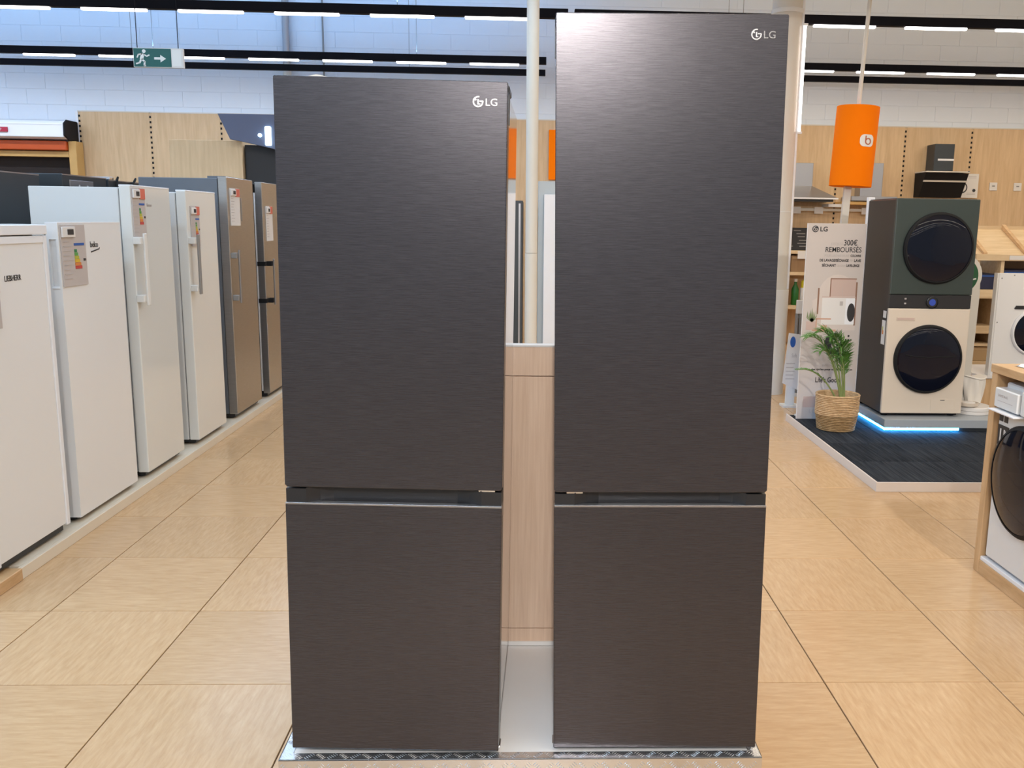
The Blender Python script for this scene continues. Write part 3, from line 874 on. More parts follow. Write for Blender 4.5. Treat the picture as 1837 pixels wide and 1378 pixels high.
line("POUR L'ACHAT D'UNE", 0.026, 0.010, 1.392, m_print_g, 0.20)
line('COLONNE', 0.026, 0.163, 1.392, m_print_k, 0.085, 0.0008)
line('DE LAVAGE/SÉCHAGE', 0.029, -0.010, 1.352, m_print_k, 0.235, 0.001)
line("D'UN", 0.029, 0.130, 1.352, m_print_g, 0.030)
line('LAVE', 0.029, 0.180, 1.352, m_print_k, 0.055, 0.001)
line('SÉCHANT', 0.029, -0.050, 1.312, m_print_k, 0.115, 0.001)
line("OU D'UN", 0.026, 0.050, 1.312, m_print_g, 0.070)
line('LAVE-LINGE', 0.029, 0.145, 1.312, m_print_k, 0.105, 0.001)
# printed picture: arched laundry room
pic = B()
ar = [(-0.10, bz(1.00)), (-0.10, bz(1.10))]
ar = [(-0.165, bz(0.80)), (0.195, bz(0.80)), (0.195, bz(1.06))] + [(0.035+0.16*math.cos(R(a)), bz(1.06)+0.19*math.sin(R(a))) for a in range(10, 171, 16)] + [(-0.125, bz(1.06)), (-0.165, bz(1.04))]
pic.prism(ar, -0.0008, 0.0)
pic = pic.build('printed_picture', m_bpale, bn)
def flat(name, mat, x0, x1, z0, z1, y=-0.0014, par=None):
    return B().box(x0, x1, y, y+0.0008, bz(z0), bz(z1)).build(name, mat, par or pic)
m_bwood = plain('print_dark_wood', (0.26, 0.14, 0.09), 0.6)
flat('printed_cupboard', m_bpink, -0.020, 0.182, 1.075, 1.215)
flat('printed_shelf', m_bwood, -0.026, 0.186, 1.212, 1.220, -0.0018)
flat('printed_frame', m_bwood, -0.028, -0.020, 1.070, 1.214, -0.0018)
flat('printed_shadow', m_bwood, 0.182, 0.195, 0.84, 1.19, -0.0016)
flat('printed_wall', m_cardw, -0.085, 0.182, 0.845, 1.066)
flat('printed_counter', m_bpink, -0.088, 0.186, 1.064, 1.072, -0.002)
flat('printed_hanging', m_bwood, -0.125, -0.112, 0.93, 1.14, -0.0016)
flat('printed_washer', m_trimw, 0.108, 0.184, 0.850, 1.058, -0.002)
B().prism([(0.155+0.032*math.cos(a*PI/12), bz(0.945)+0.075*math.sin(a*PI/12)) for a in range(24)], -0.0030, -0.0018).build('printed_washer_door', m_print_k, pic)
flat('printed_figures', m_print_g, 0.060, 0.085, 1.00, 1.035, -0.0024)
flat('printed_table', m_bpeach, -0.155, 0.040, 0.790, 0.805, -0.0022)
flat('printed_bench', m_bpeach, -0.130, -0.005, 0.885, 0.897, -0.0022)
flat('printed_leg', m_bpeach, -0.128, -0.118, 0.805, 0.890, -0.0022)
flat('printed_basket', m_bpeach, -0.085, -0.035, 0.803, 0.840, -0.0026)
flat('printed_trunk', m_bpink, -0.205, -0.125, 0.800, 0.870, -0.0018)
pv = B()
for k in range(9):
    a = R(35+14*k); L2 = 0.085+0.03*((k*5) % 3)/2
    cx0, cz0 = -0.160, bz(0.868)
    pv.prism([(cx0-0.006*math.sin(a), cz0+0.006*math.cos(a)), (cx0+L2*0.5*math.cos(a)-0.005*math.sin(a), cz0+L2*0.55*math.sin(a)), (cx0+L2*0.5*math.cos(a), cz0+L2*math.sin(a)), (cx0+L2*0.45*math.cos(a)+0.005*math.sin(a), cz0+L2*0.5*math.sin(a)), (cx0+0.006*math.sin(a), cz0-0.006*math.cos(a))], -0.0026, -0.0018)
pv.build('printed_plant', m_bgreen, pic)
flat('printed_door_line', m_print_g, 0.074, 0.076, 1.078, 1.150, -0.002)
flat('printed_vase_stem', m_bgreen, -0.118, -0.112, 1.00, 1.13, -0.0012)
ring = B()
ring.prism([(0.030+0.075*math.cos(a*PI/16), bz(0.690)+0.088*math.sin(a*PI/16)) for a in range(32)], -0.0012, 0.0)
ring = ring.build('printed_drum', m_print_k, bn)
B().prism([(0.050+0.034*math.cos(a*PI/8)*(1+0.2*(a % 2)), bz(0.690)+0.055*math.sin(a*PI/8)) for a in range(16)], -0.0024, -0.0010).build('printed_laundry', m_print_g, ring)
for u_, z_, s_ in ((0.150, 0.745, 0.014), (0.128, 0.715, 0.012), (0.150, 0.715, 0.012), (0.172, 0.715, 0.010), (0.140, 0.698, 0.010)):
    flat('printed_icon', m_print_k, u_-s_/2, u_+s_/2, z_, z_+s_*1.2, -0.001, bn)
line('Avec un lavage', 0.020, 0.11, 0.535, m_print_g, 0.14)
line('plus rapide et', 0.024, 0.07, 0.505, m_print_g, 0.24)
line('des cycles pour toute une saison', 0.022, 0.03, 0.470, m_print_k, 0.34, 0.0006)
line("Life's Good", 0.060, 0.0, 0.370, m_print_k, 0.20, 0.001)
flat('printed_floor', m_bpink, -0.19, -0.06, 0.16, 0.25, -0.001, bn)
line('LG', 0.040, -0.11, 0.115, m_print_g, 0.05)

# potted palm in a seagrass basket
pp = thing('potted_palm', 'small green palm in a two tone seagrass basket before the banner', 'potted plant', (2.385, 6.86, 0.0615))
def coil(z0, z1, n, ra, rb, mat, name):
    prof = []
    for i in range(n*4+1):
        t = i/(n*4)
        r = ra+(rb-ra)*t
        prof.append((r+0.0035*math.sin(t*n*2*PI), z0+(z1-z0)*t))
    b_ = B().lathe(prof, 40, cap=False, sx=1.0, sy=0.95)
    rnd = random.Random(4)
    for v in b_.bm.verts:
        v.co.x += rnd.uniform(-0.0016, 0.0016); v.co.y += rnd.uniform(-0.0016, 0.0016); v.co.z += rnd.uniform(-0.0015, 0.0015)
    return b_.build(name, mat, pp, smooth=True)
coil(0.004, 0.125, 9, 0.142, 0.162, m_straw2, 'lower_weave')
coil(0.125, 0.275, 11, 0.165, 0.166, m_straw, 'upper_weave')
B().lathe([(0.166, 0.270), (0.172, 0.278), (0.166, 0.286), (0.154, 0.280), (0.150, 0.22)], 40, cap=False, sy=0.95).build('rim', m_straw, pp, smooth=True)
B().lathe([(0.02, 0.001), (0.142, 0.003)], 32, cap=True, sy=0.95).build('basket_floor', m_straw2, pp)
B().lathe([(0.152, 0.20), (0.150, 0.225), (0.05, 0.235)], 32, cap=True, sy=0.95).build('soil', m_soil, pp)
def frond(az, length, rise, droop, base, seed, cnt=17, wl=0.15, mat=None):
    rnd = random.Random(seed)
    d = Vector((math.cos(az), math.sin(az), 0))
    pts = []
    for i in range(13):
        t = i/12
        pts.append(Vector(base)+d*(length*(t**1.25))+Vector((0, 0, rise*math.sin(min(1, t*1.05)*PI/2)-droop*t*t*t)))
    fr_ = B().tube(pts, [0.006*(1-0.75*i/12)+0.0012 for i in range(13)], 6).build('frond', m_stem, pp, smooth=True)
    lf = B()
    for i in range(cnt):
        t = 0.34+0.66*i/(cnt-1)
        k = t*12
        i0 = min(11, int(k)); p = pts[i0].lerp(pts[i0+1], k-i0)
        tan = (pts[i0+1]-pts[i0]).normalized()
        side = tan.cross(Vector((0, 0, 1)))
        if side.length < 0.1: side = Vector((-d.y, d.x, 0))
        side.normalize()
        nup = side.cross(tan).normalized()
        ln = wl*(math.sin((0.12+0.85*(i/(cnt-1)))*PI)*0.75+0.35)*rnd.uniform(0.85, 1.1)
        for sg in (-1, 1):
            dr = (side*sg*0.80+tan*0.75+nup*rnd.uniform(-0.05, 0.22)).normalized()
            q1 = p+dr*ln*0.5+Vector((0, 0, 0.004)); q2 = p+dr*ln+Vector((0, 0, -ln*0.14))
            wv = dr.cross(nup).normalized()*0.0036
            v = [lf.bm.verts.new(x_) for x_ in (p+wv*0.3, q1+wv, q2, q1-wv, p-wv*0.3, q1+nup*0.004)]
            lf.bm.faces.new((v[0], v[1], v[5])); lf.bm.faces.new((v[1], v[2], v[5])); lf.bm.faces.new((v[2], v[3], v[5])); lf.bm.faces.new((v[3], v[4], v[5])); lf.bm.faces.new((v[4], v[0], v[5]))
    lf.build('leaflets', m_leaf, fr_)
for k, (az, ln_, rise, droop, bx, wl_) in enumerate(((176, 0.29, 0.52, 0.03, 0.00, 0.15), (168, 0.20, 0.56, 0.03, 0.01, 0.16), (188, 0.13, 0.53, 0.03, 0.02, 0.16), (204, 0.08, 0.46, 0.03, 0.03, 0.16),
                                                (150, 0.07, 0.50, 0.03, 0.03, 0.14), (192, 0.20, 0.42, 0.03, 0.00, 0.15), (216, 0.10, 0.38, 0.03, 0.03, 0.14))):
    frond(R(az), ln_, rise, droop, (bx+0.02, -0.01, 0.23), k+1, cnt=34, wl=wl_)
frond(R(180), 0.33, 0.27, 0.02, (-0.01, -0.01, 0.22), 16, cnt=22, wl=0.06)

# grey plinth with a blue light strip
pn = thing('appliance_plinth', 'silver grey plinth with a glowing blue light strip along its foot', 'plinth', (2.74, 6.78, 0.0615))
box('slab', m_plinth, pn, 0.0, 1.06, 0.0, 0.86, 0.030, 0.0945, 0.002)
box('recess', m_dgrey, pn, 0.03, 1.03, 0.03, 0.64, 0.0, 0.030)
ls = box('light_strip', m_blue, pn, 0.005, 0.60, 0.012, 0.026, 0.008, 0.028, 0.002)
box('light_strip', m_blue, pn, 0.008, 0.022, 0.026, 0.76, 0.008, 0.028, 0.002)

# washer tower: beige washer, black controls, green dryer
wt = thing('laundry_tower', 'laundry tower of a forest green dryer above a beige washer', 'washing machine', (3.075, 6.90, 0.156))
hw = 0.318
def tz(z): return z-0.156
box('side_shell', m_darkside, wt, -hw, hw, 0.02, 0.60, tz(0.18), tz(1.845), 0.006)
box('rear_frame', m_trimw, wt, -hw-0.006, -hw+0.05, 0.60, 0.64, tz(0.18), tz(1.872), 0.003)
box('top_plate', m_dgrey, wt, -hw+0.01, hw-0.01, 0.03, 0.59, tz(1.845), tz(1.851))
wf = box('washer_front', m_beige, wt, -hw-0.004, hw+0.004, 0.0, 0.03, tz(0.182), tz(1.012), 0.008, 2)
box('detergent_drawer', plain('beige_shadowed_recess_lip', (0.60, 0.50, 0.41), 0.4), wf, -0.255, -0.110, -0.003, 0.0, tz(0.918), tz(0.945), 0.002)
box('drawer_slot', m_bpink, wf, -0.248, -0.118, -0.0045, -0.0025, tz(0.924), tz(0.939))
box('filter_flap', m_beige, wf, 0.07, 0.26, -0.0025, 0.0, tz(0.20), tz(0.30), 0.001)
box('flap_latch', m_dgrey, wf, 0.145, 0.18, -0.004, -0.0025, tz(0.288), tz(0.293))
def porthole(zc, rad, rim_mat, name, x=0.0, tilt=0):
    dr = B().lathe([(rad, 0.0), (rad, -0.022), (rad-0.012, -0.034), (rad-0.020, -0.034)], 64, (x, 0, zc), 'y', cap=False).build(name, rim_mat, wt, smooth=True)
    B().lathe([(rad-0.018, -0.030), (rad-0.05, -0.038), (rad*0.6, -0.043), (rad*0.25, -0.045), (0.004, -0.0455)], 64, (x, 0, zc), 'y').build('door_glass', m_glass, dr, smooth=True)
    return dr
dw = porthole(tz(0.618), 0.270, m_gasket, 'washer_door', x=0.012)
b = B()
b.tube([(-0.19+0.012, -0.0435, tz(0.655)), (-0.10, -0.0455, tz(0.640)), (0.0, -0.0465, tz(0.636)), (0.12, -0.0455, tz(0.642)), (0.22, -0.0400, tz(0.645))], 0.004, 8)
b.build('door_grip', m_gasket, dw)
cp = box('control_panel', m_blackp, wt, -hw-0.002, hw+0.002, 0.001, 0.03, tz(1.015), tz(1.118), 0.003)
dial = B().lathe([(0.046, 0.001), (0.046, -0.012), (0.042, -0.014)], 40, (0.012, 0, tz(1.062)), 'y', cap=False).build('dial', m_ring, cp, smooth=True)
B().lathe([(0.041, -0.009), (0.036, -0.0095), (0.005, -0.0098)], 40, (0.012, 0, tz(1.062)), 'y').build('dial_face', m_blackp, dial)
B().lathe([(0.026, -0.0105), (0.005, -0.0107)], 40, (0.012, 0, tz(1.062)), 'y').build('dial_display', m_bluescr, dial)
for zz in (1.045, 1.082):
    box('control_mark', m_print_g, cp, -0.205, -0.190, -0.001, 0.002, tz(zz), tz(zz)+0.012)
df = box('dryer_front', m_green, wt, -hw-0.004, hw+0.004, 0.0, 0.03, tz(1.121), tz(1.848), 0.006, 2)
dd = porthole(tz(1.477), 0.272, m_gasket, 'dryer_door', x=0.022)
box('energy_sticker', m_cardw, wt, -hw-0.002, -hw, 0.05, 0.12, tz(0.72), tz(0.91))
box('energy_scale', plain('energy_4', (0.62, 0.20, 0.04), 0.5), wt, -hw-0.003, -hw-0.0015, 0.08, 0.105, tz(0.80), tz(0.83))
box('energy_scale', plain('energy_2', (0.45, 0.45, 0.05), 0.5), wt, -hw-0.003, -hw-0.0015, 0.09, 0.105, tz(0.83), tz(0.86))
box('info_sticker', m_cardw, wt, -hw-0.002, -hw, 0.05, 0.11, tz(0.93), tz(0.985))
box('base', m_black, wt, -hw+0.02, hw-0.02, 0.03, 0.58, 0.012, tz(0.185))
for sx in (-1, 1):
    for yy in (0.07, 0.53):
        B().lathe([(0.025, 0.0), (0.025, 0.014)], 14, (sx*0.27, yy, 0)).build('foot', m_black, wt)

# white standee with a green disc, behind the tower
sd = thing('standee_panel', 'white rounded standee with an emerald disc behind the laundry tower', 'display panel', (3.49, 7.56, 0.156))
b = B()
ol = [(-0.02, 0.0), (0.285, 0.0), (0.300, 0.93)] + [(0.12+0.185*math.cos(R(a)), 1.08+0.185*math.sin(R(a))) for a in range(-20, 201, 11)] + [(-0.02, 1.0)]
b.prism(ol, 0.0, 0.02)
b.build('panel', m_cream, sd, 0.002)
B().lathe([(0.150, -0.004), (0.150, 0.0)], 40, (0.12, 0, 1.08), 'y').build('green_disc', m_emerald, sd)
B().tube([(0.205, -0.006, 1.02), (0.225, -0.006, 1.05), (0.25, -0.006, 1.055)], 0.006).build('disc_mark', m_cardw, sd)
box('foot', m_cream, sd, 0.0, 0.25, 0.02, 0.06, 0.0, 0.01)

# round tray with a dish and a draped white cloth
ty = thing('round_tray', 'white round two tier tray on the grey plinth beside the tower', 'tray', (3.565, 7.08, 0.156))
B().lathe([(0.135, 0.0), (0.140, 0.005), (0.140, 0.03), (0.132, 0.034)], 48).build('lower_disc', m_cardw, ty, smooth=True)
B().lathe([(0.145, 0.034), (0.145, 0.058), (0.138, 0.064), (0.12, 0.058)], 48).build('upper_disc', m_cardw, ty, smooth=True)
ds = thing('soap_dish', 'small beige oval dish on the white round tray', 'dish', (3.50, 7.00, 0.2205))
B().lathe([(0.045, 0.0), (0.062, 0.012), (0.064, 0.035), (0.058, 0.036), (0.05, 0.014)], 32, sx=1.25).build('bowl', m_beige, ds, smooth=True)
B().lathe([(0.03, 0.012), (0.042, 0.018), (0.042, 0.034), (0.03, 0.040)], 24, sx=1.3).build('soap', m_cardw, ds, smooth=True)
cl = thing('white_cloth', 'crumpled white cloth standing draped behind the tray dish', 'cloth', (3.59, 7.13, 0.2205))
b = B()
nu, nv = 40, 12
grid = []
for j in range(nv+1):
    row = []
    tj = j/nv
    for i in range(nu):
        a = 2*PI*i/nu
        rr = 0.085*(0.80+0.28*tj-0.12*tj**6)+0.009*math.sin(5*a+1.2*tj*3)+0.005*math.sin(9*a+2)
        row.append(b.bm.verts.new((rr*math.cos(a)*1.05, rr*math.sin(a)*0.62, 0.012+0.215*tj+0.012*math.sin(2*a+0.6)*tj)))
    grid.append(row)
for j in range(nv):
    for i in range(nu):
        b.bm.faces.new((grid[j][i], grid[j][(i+1) % nu], grid[j+1][(i+1) % nu], grid[j+1][i]))
b.bm.faces.new(grid[0][::-1]); b.bm.faces.new(grid[-1])
b.build('folds', m_cloth, cl, smooth=True)
B().tube([(0.088*math.cos(2*PI*i/24)*1.08, 0.088*math.sin(2*PI*i/24)*0.66, 0.222+0.012*math.sin(4*PI*i/24+0.6)) for i in range(25)], 0.006).build('hem', m_cloth, cl, smooth=True)
B().lathe([(0.05, 0.0), (0.05, 0.014)], 20).build('base_roll', m_cloth, cl)

# white front loader on a wooden plinth further right
wp2 = thing('wooden_plinth', 'wooden plinth with white slab carrying the upright white porthole panel', 'plinth', (4.20, 7.46, 0.0))
box('block', m_oakv, wp2, -0.36, 0.42, 0.02, 0.62, 0.0, 0.372, 0.003)
box('slab', m_cardw, wp2, -0.38, 0.42, 0.0, 0.64, 0.372, 0.397, 0.002)
wm = thing('porthole_display_panel', 'upright white display panel with screws and a washer porthole', 'display panel', (4.185, 7.47, 0.398))
box('board', m_whitewarm, wm, -0.295, 0.31, 0.006, 0.05, 0.0, 0.868, 0.003)
box('side_frame', m_whitem, wm, -0.305, -0.292, -0.002, 0.055, 0.0, 0.868)
box('front', m_whitewarm, wm, -0.288, 0.31, 0.0, 0.006, 0.0, 0.868, 0.002)
box('brace', m_whitem, wm, -0.05, 0.05, 0.05, 0.40, 0.0, 0.03)
dr = B().lathe([(0.200, 0.0), (0.200, -0.012), (0.19, -0.022), (0.18, -0.022)], 48, (0.055, 0, 0.375), 'y', cap=False).build('door', m_trimw, wm, smooth=True)
B().lathe([(0.183, -0.020), (0.10, -0.032), (0.005, -0.036)], 48, (0.055, 0, 0.375), 'y').build('door_glass', m_glass, dr, smooth=True)
b = B(); b.prism([(-0.135, 0.575), (-0.12, 0.598), (0.25, 0.598), (0.25, 0.568), (-0.13, 0.568)], -0.006, 0.0)
b.build('control_strip', m_blackp, wm)
for x, z in ((-0.265, 0.826), (-0.16, 0.852), (-0.270, 0.455)):
    B().lathe([(0.006, -0.002), (0.004, -0.003)], 10, (x, 0, z), 'y').build('screw', m_grey, wm)

# ------------------------------------------------------------------ near bench with a washer (right edge)
nb = thing('washer_bench', 'light oak display bench enclosing a white washer', 'display bench', (2.15, 4.10, 0.0), (0, 0, -PI/2))
# local +x points back towards the camera, local -y out into the aisle
L_ = 0.80
box('end_panel', m_oakv, nb, 0.0, 0.050, 0.0, 0.66, 0.0, 0.972, 0.002)
box('end_panel', m_oakv, nb, L_-0.050, L_, 0.0, 0.66, 0.0, 0.972, 0.002)
box('top_board', m_oak, nb, -0.004, L_+0.004, -0.006, 0.665, 0.972, 1.010, 0.002)
box('back_panel', m_brown, nb, 0.05, L_-0.05, 0.63, 0.655, 0.07, 0.972)
box('plinth_board', m_oak, nb, 0.050, L_-0.05, 0.0, 0.63, 0.0, 0.066, 0.001)
box('white_deck', m_trimw, nb, 0.050, L_-0.05, 0.004, 0.63, 0.066, 0.086, 0.002)
nw = thing('white_washer', 'white washer with a big dark porthole and open drawer inside the oak bench', 'washing machine', (2.15, 4.035, 0.087), (0, 0, -PI/2))
box('body', m_white, nw, 0.012, 0.612, 0.035, 0.60, 0.012, 0.85, 0.006)
fp = box('front_panel', m_white, nw, 0.012, 0.612, 0.012, 0.035, 0.012, 0.725, 0.006)
dr = B().lathe([(0.250, 0.0), (0.250, -0.02), (0.240, -0.032), (0.230, -0.034)], 72, (0.287, 0.012, 0.448), 'y', cap=False).build('door', m_gasket, nw, smooth=True)
B().lathe([(0.233, -0.031), (0.19, -0.042), (0.11, -0.050), (0.005, -0.052)], 72, (0.287, 0.012, 0.448), 'y').build('door_glass', m_glass, dr, smooth=True)
dwr = box('drawer', m_white, nw, 0.014, 0.215, -0.02, 0.12, 0.738, 0.828, 0.005)
lettering('SAMSUNG', 0.017, m_print_g, dwr, (0.045, -0.0205, 0.790), sx=1.1)
b = B(); b.box(0.045, 0.175, -0.0205, -0.0195, 0.770, 0.772); b.build('drawer_line', m_print_g, dwr)
box('drawer_tongue', m_trimw, nw, 0.014, 0.235, -0.045, 0.03, 0.722, 0.730, 0.002)
box('control_fascia', m_white, nw, 0.225, 0.612, -0.012, 0.12, 0.735, 0.845, 0.006)
bg = B(); bg.prism([(0.018, 0.655), (0.112, 0.655), (0.095, 0.560), (0.022, 0.560)], 0.010, 0.0125)
bg = bg.build('capacity_badge', m_print_k, nw)
lettering('11', 0.085, m_cardw, bg, (0.028, 0.0095, 0.578), bold=0.002, sx=0.75)
lettering('kg', 0.022, m_cardw, bg, (0.083, 0.0095, 0.620))
for i in range(2):
    box('feature_icon', m_print_k, nw, 0.022+0.042*i, 0.054+0.042*i, 0.010, 0.0125, 0.672, 0.702)
for sx in (0.06, 0.56):
    for yy in (0.08, 0.54):
        B().lathe([(0.022, 0.0), (0.022, 0.013)], 12, (sx, yy, 0)).build('foot', m_blackp, nw)
# crumpled clear film lying on the bench
random.seed(8)
b = B()
n = 22
g = [[None]*(n+1) for _ in range(n+1)]
for i in range(n+1):
    for j in range(n+1):
        u, v = i/n, j/n
        e = min(1, 6*min(u, 1-u, v, 1-v))
        g[i][j] = b.bm.verts.new((2.20+0.34*u+0.02*math.sin(v*9), 3.60+0.42*v+0.02*math.sin(u*8), 1.013+e*(0.012+abs(random.gauss(0, 0.014))+0.012*math.sin(u*11+v*7)**2)))
for i in range(n):
    for j in range(n):
        b.bm.faces.new((g[i][j], g[i+1][j], g[i+1][j+1], g[i][j+1]))
tag(b.build('plastic_film', m_plastic), 'crumpled shiny plastic film lying on the oak washer bench', 'plastic film')

# ------------------------------------------------------------------ right shelving behind the tower
sh = thing('pine_shelving', 'pale wood shelving with sloping display top beside the wall', 'shelf', (4.25, 8.6, 0.0))
SW = 1.7
box('back', m_brown, sh, 0.0, SW, 0.42, 0.44, 0.0, 1.36)
for x in (0.0, 0.24, SW-0.04):
    box('upright', m_shelfw, sh, x, x+0.035, 0.0, 0.42, 0.0, 1.33, 0.002)
for z0, z1 in ((0.30, 0.35), (0.50, 0.525), (0.625, 0.70), (0.965, 1.05)):
    box('shelf_board', m_shelfw, sh, 0.035, SW-0.04, -0.005, 0.42, z0, z1, 0.002)
box('front_lip', m_shelfw, sh, -0.02, SW, -0.03, 0.0, 1.330, 1.392, 0.002)
b = B(); b.prism([(-0.005, 1.345), (-0.005, 1.375), (0.50, 1.625), (0.50, 1.595)], -0.02, SW, 'x')
b.build('sloping_board', m_shelfw, sh)
for x in (0.06, 0.47, 0.88, 1.29):
    b = B(); b.prism([(-0.005, 1.378), (-0.005, 1.405), (0.50, 1.675), (0.50, 1.628)], x, x+0.035, 'x')
    b.build('divider', m_oak, sh)
box('price_strip', m_cardw, sh, 0.30, SW, -0.036, -0.03, 1.340, 1.380)
box('top_ledge', m_shelfw, sh, -0.02, SW, 0.50, 0.52, 0.0, 1.66)
def boxthing(name, label, cat, mat, x0, x1, y0, y1, z0, z1, lid=None, group=None):
    t = thing(name, label, cat, ((x0+x1)/2, (y0+y1)/2, z0), group=group)
    hx, hy = (x1-x0)/2, (y1-y0)/2
    box('carton', mat, t, -hx, hx, -hy, hy, 0.0, z1-z0, 0.003)
    box('tape' if lid is None else 'flap', lid or m_cardw, t, -hx*0.9, hx*0.9, -hy-0.002, -hy, (z1-z0)*0.82, (z1-z0)*0.9)
    return t
boxthing('navy_box', 'dark navy box on the upper board of the pine shelving', 'box', m_navy, 4.30, 4.48, 8.66, 8.98, 1.051, 1.20, m_bluep)
boxthing('navy_box', 'dark navy box on the pine shelving beyond an upright', 'box', m_navy, 4.54, 5.0, 8.66, 8.98, 1.051, 1.24, m_bluep)
boxthing('cardboard_box', 'cardboard box on the bottom board of the pine shelving', 'box', m_cardb, 4.29, 4.47, 8.62, 8.98, 0.351, 0.49, m_shelfw)

# ------------------------------------------------------------------ cooker hoods and wall fittings
hd = thing('cooker_hood', 'steel pyramid cooker hood on the panelling beside the round column', 'cooker hood', (3.62, 12.66, 1.985))
box('chimney', m_steelp, hd, -0.13, 0.15, -0.24, 0.0, 0.175, 0.485, 0.003)
b = B()
lo = [(-0.42, -0.5, 0.02), (0.42, -0.5, 0.02), (0.42, 0.0, 0.02), (-0.42, 0.0, 0.02)]
hi = [(-0.13, -0.24, 0.18), (0.15, -0.24, 0.18), (0.15, 0.0, 0.18), (-0.13, 0.0, 0.18)]
lv = [b.bm.verts.new(p) for p in lo]; hv = [b.bm.verts.new(p) for p in hi]
b.bm.faces.new(lv); b.bm.faces.new(hv)
for i in range(4): b.bm.faces.new((lv[i], lv[(i+1) % 4], hv[(i+1) % 4], hv[i]))
b.build('canopy', m_steelp, hd)
box('rim', m_trimw, hd, -0.43, 0.43, -0.51, 0.0, 0.0, 0.02)
box('filter', m_blackp, hd, -0.38, 0.38, -0.46, -0.04, -0.03, 0.0)
hd = thing('cooker_hood', 'steel chimney cooker hood on the panelling behind the orange sign', 'cooker hood', (4.58, 12.66, 1.975))
box('chimney', m_steelp, hd, -0.14, 0.16, -0.22, 0.0, 0.06, 0.51, 0.003)
box('canopy', m_steelp, hd, -0.32, 0.30, -0.42, 0.0, 0.0, 0.06, 0.004)
box('filter', m_blackp, hd, -0.28, 0.26, -0.38, -0.04, -0.012, 0.0)
hd = thing('cooker_hood', 'black sloping cooker hood with a grey chimney box on the panelling', 'cooker hood', (5.55, 12.66, 2.045))
box('chimney', m_dgrey, hd, -0.14, 0.13, -0.26, 0.0, 0.345, 0.705, 0.004)
box('chimney_band', m_trimw, hd, -0.09, 0.131, -0.263, -0.26, 0.485, 0.51)
b = B(); b.prism([(-0.18, 0.0), (0.0, 0.0), (0.0, 0.335), (-0.36, 0.315)], -0.28, 0.31, 'x')
b.build('body', m_gasket, hd, 0.002)
b = B()
b.box(-0.285, 0.315, -0.375, 0.0, 0.325, 0.340)
b.build('top_lip', m_cream, hd)
b = B(); b.prism([(-0.302, 0.20), (-0.292, 0.20), (-0.302, 0.222), (-0.312, 0.222)], -0.285, 0.315, 'x')
b.build('front_trim', m_cream, hd)
pc = thing('info_sheet', 'white product sheet hanging beside the black cooker hood', 'sheet', (6.02, 12.60, 2.05))
box('paper', m_cardw, pc, -0.125, 0.125, 0.0, 0.006, 0.0, 0.325)
B().lathe([(0.075, -0.004), (0.075, 0.0)], 24, (-0.10, 0, 0.135), 'y').build('printed_ring', m_print_k, pc)
B().lathe([(0.058, -0.006), (0.058, -0.002)], 24, (-0.10, 0, 0.135), 'y').build('printed_ring_centre', m_cardw, pc)
B().lathe([(0.022, -0.004), (0.022, 0.0)], 16, (0.07, 0, 0.10), 'y').build('printed_dot', m_print_k, pc)
b = B()
for z in (0.285, 0.265, 0.06, 0.045): b.box(-0.03, 0.09, -0.002, 0.0, z, z+0.006)
b.build('print_lines', m_print_g, pc)
for x, s in ((6.39, 'beside the product sheet'), (6.735, 'further from the product sheet')):
    so = thing('wall_socket', 'white square wall socket on the wood panelling ' + s, 'socket', (x, 12.668, 2.155))
    box('plate', m_cardw, so, -0.055, 0.055, -0.012, 0.0, 0.0, 0.11, 0.004)
    box('insert', m_grey, so, -0.02, 0.02, -0.014, -0.012, 0.055, 0.07)

# wall shelves beside the column
ws = thing('wall_shelving', 'pale wood wall shelves with price tags beside the round column', 'shelf', (4.15, 12.66, 0.0))
box('bracket_rail', m_cream, ws, -0.66, 0.6, -0.10, -0.06, 1.835, 1.875, 0.004)
for x in (-0.55, -0.24, 0.42):
    box('price_tag', m_cardw, ws, x-0.05, x+0.07, -0.112, -0.10, 1.80, 1.89)
box('yellow_shelf', m_yellowwood, ws, 0.02, 0.42, -0.40, 0.0, 1.925, 1.965, 0.003)
box('white_shelf', m_trimw, ws, -0.16, 0.06, -0.30, 0.0, 1.89, 1.93, 0.003)
for z0, z1 in ((1.255, 1.30), (0.965, 1.01), (0.50, 0.55)):
    box('shelf_board', m_shelfw, ws, -0.70, 0.65, -0.36, 0.0, z0, z1, 0.003)
box('price_tag', m_cardw, ws, -0.56, -0.42, -0.37, -0.36, 1.19, 1.295)
for x in (-0.70, 0.62):
    box('side', m_shelfw, ws, x, x+0.03, -0.34, 0.0, 0.0, 1.87)
bs = thing('black_price_board', 'black chalk style board with pale writing on the wall shelf', 'board', (3.60, 12.38, 1.301))
b = B(); b.prism([(-0.16, 0.0), (0.16, 0.0), (0.17, 0.26), (0.13, 0.305), (-0.16, 0.305)], 0.0, 0.02)
b.build('panel', m_print_k, bs, 0.003)
b = B()
for i, (x, z, l_) in enumerate(((-0.06, 0.26, 0.10), (-0.02, 0.22, 0.12), (0.0, 0.18, 0.10), (0.02, 0.13, 0.10), (0.0, 0.09, 0.12), (-0.10, 0.05, 0.04), (0.03, 0.05, 0.09))):
    b.box(x, x+l_, -0.003, 0.0, z, z+0.011)
b.build('chalk_lines', m_grey, bs)
boxthing('brown_box', 'brown box on the wall shelf under the black board', 'box', m_brown, 3.52, 3.80, 12.34, 12.64, 1.011, 1.23, m_cardb)
bo = thing('detergent_bottle', 'green bottle on the low wall shelf', 'bottle', (3.62, 12.42, 0.551))
B().lathe([(0.045, 0.0), (0.05, 0.02), (0.05, 0.22), (0.02, 0.29), (0.02, 0.32)], 20).build('flask', m_bottle, bo, smooth=True)
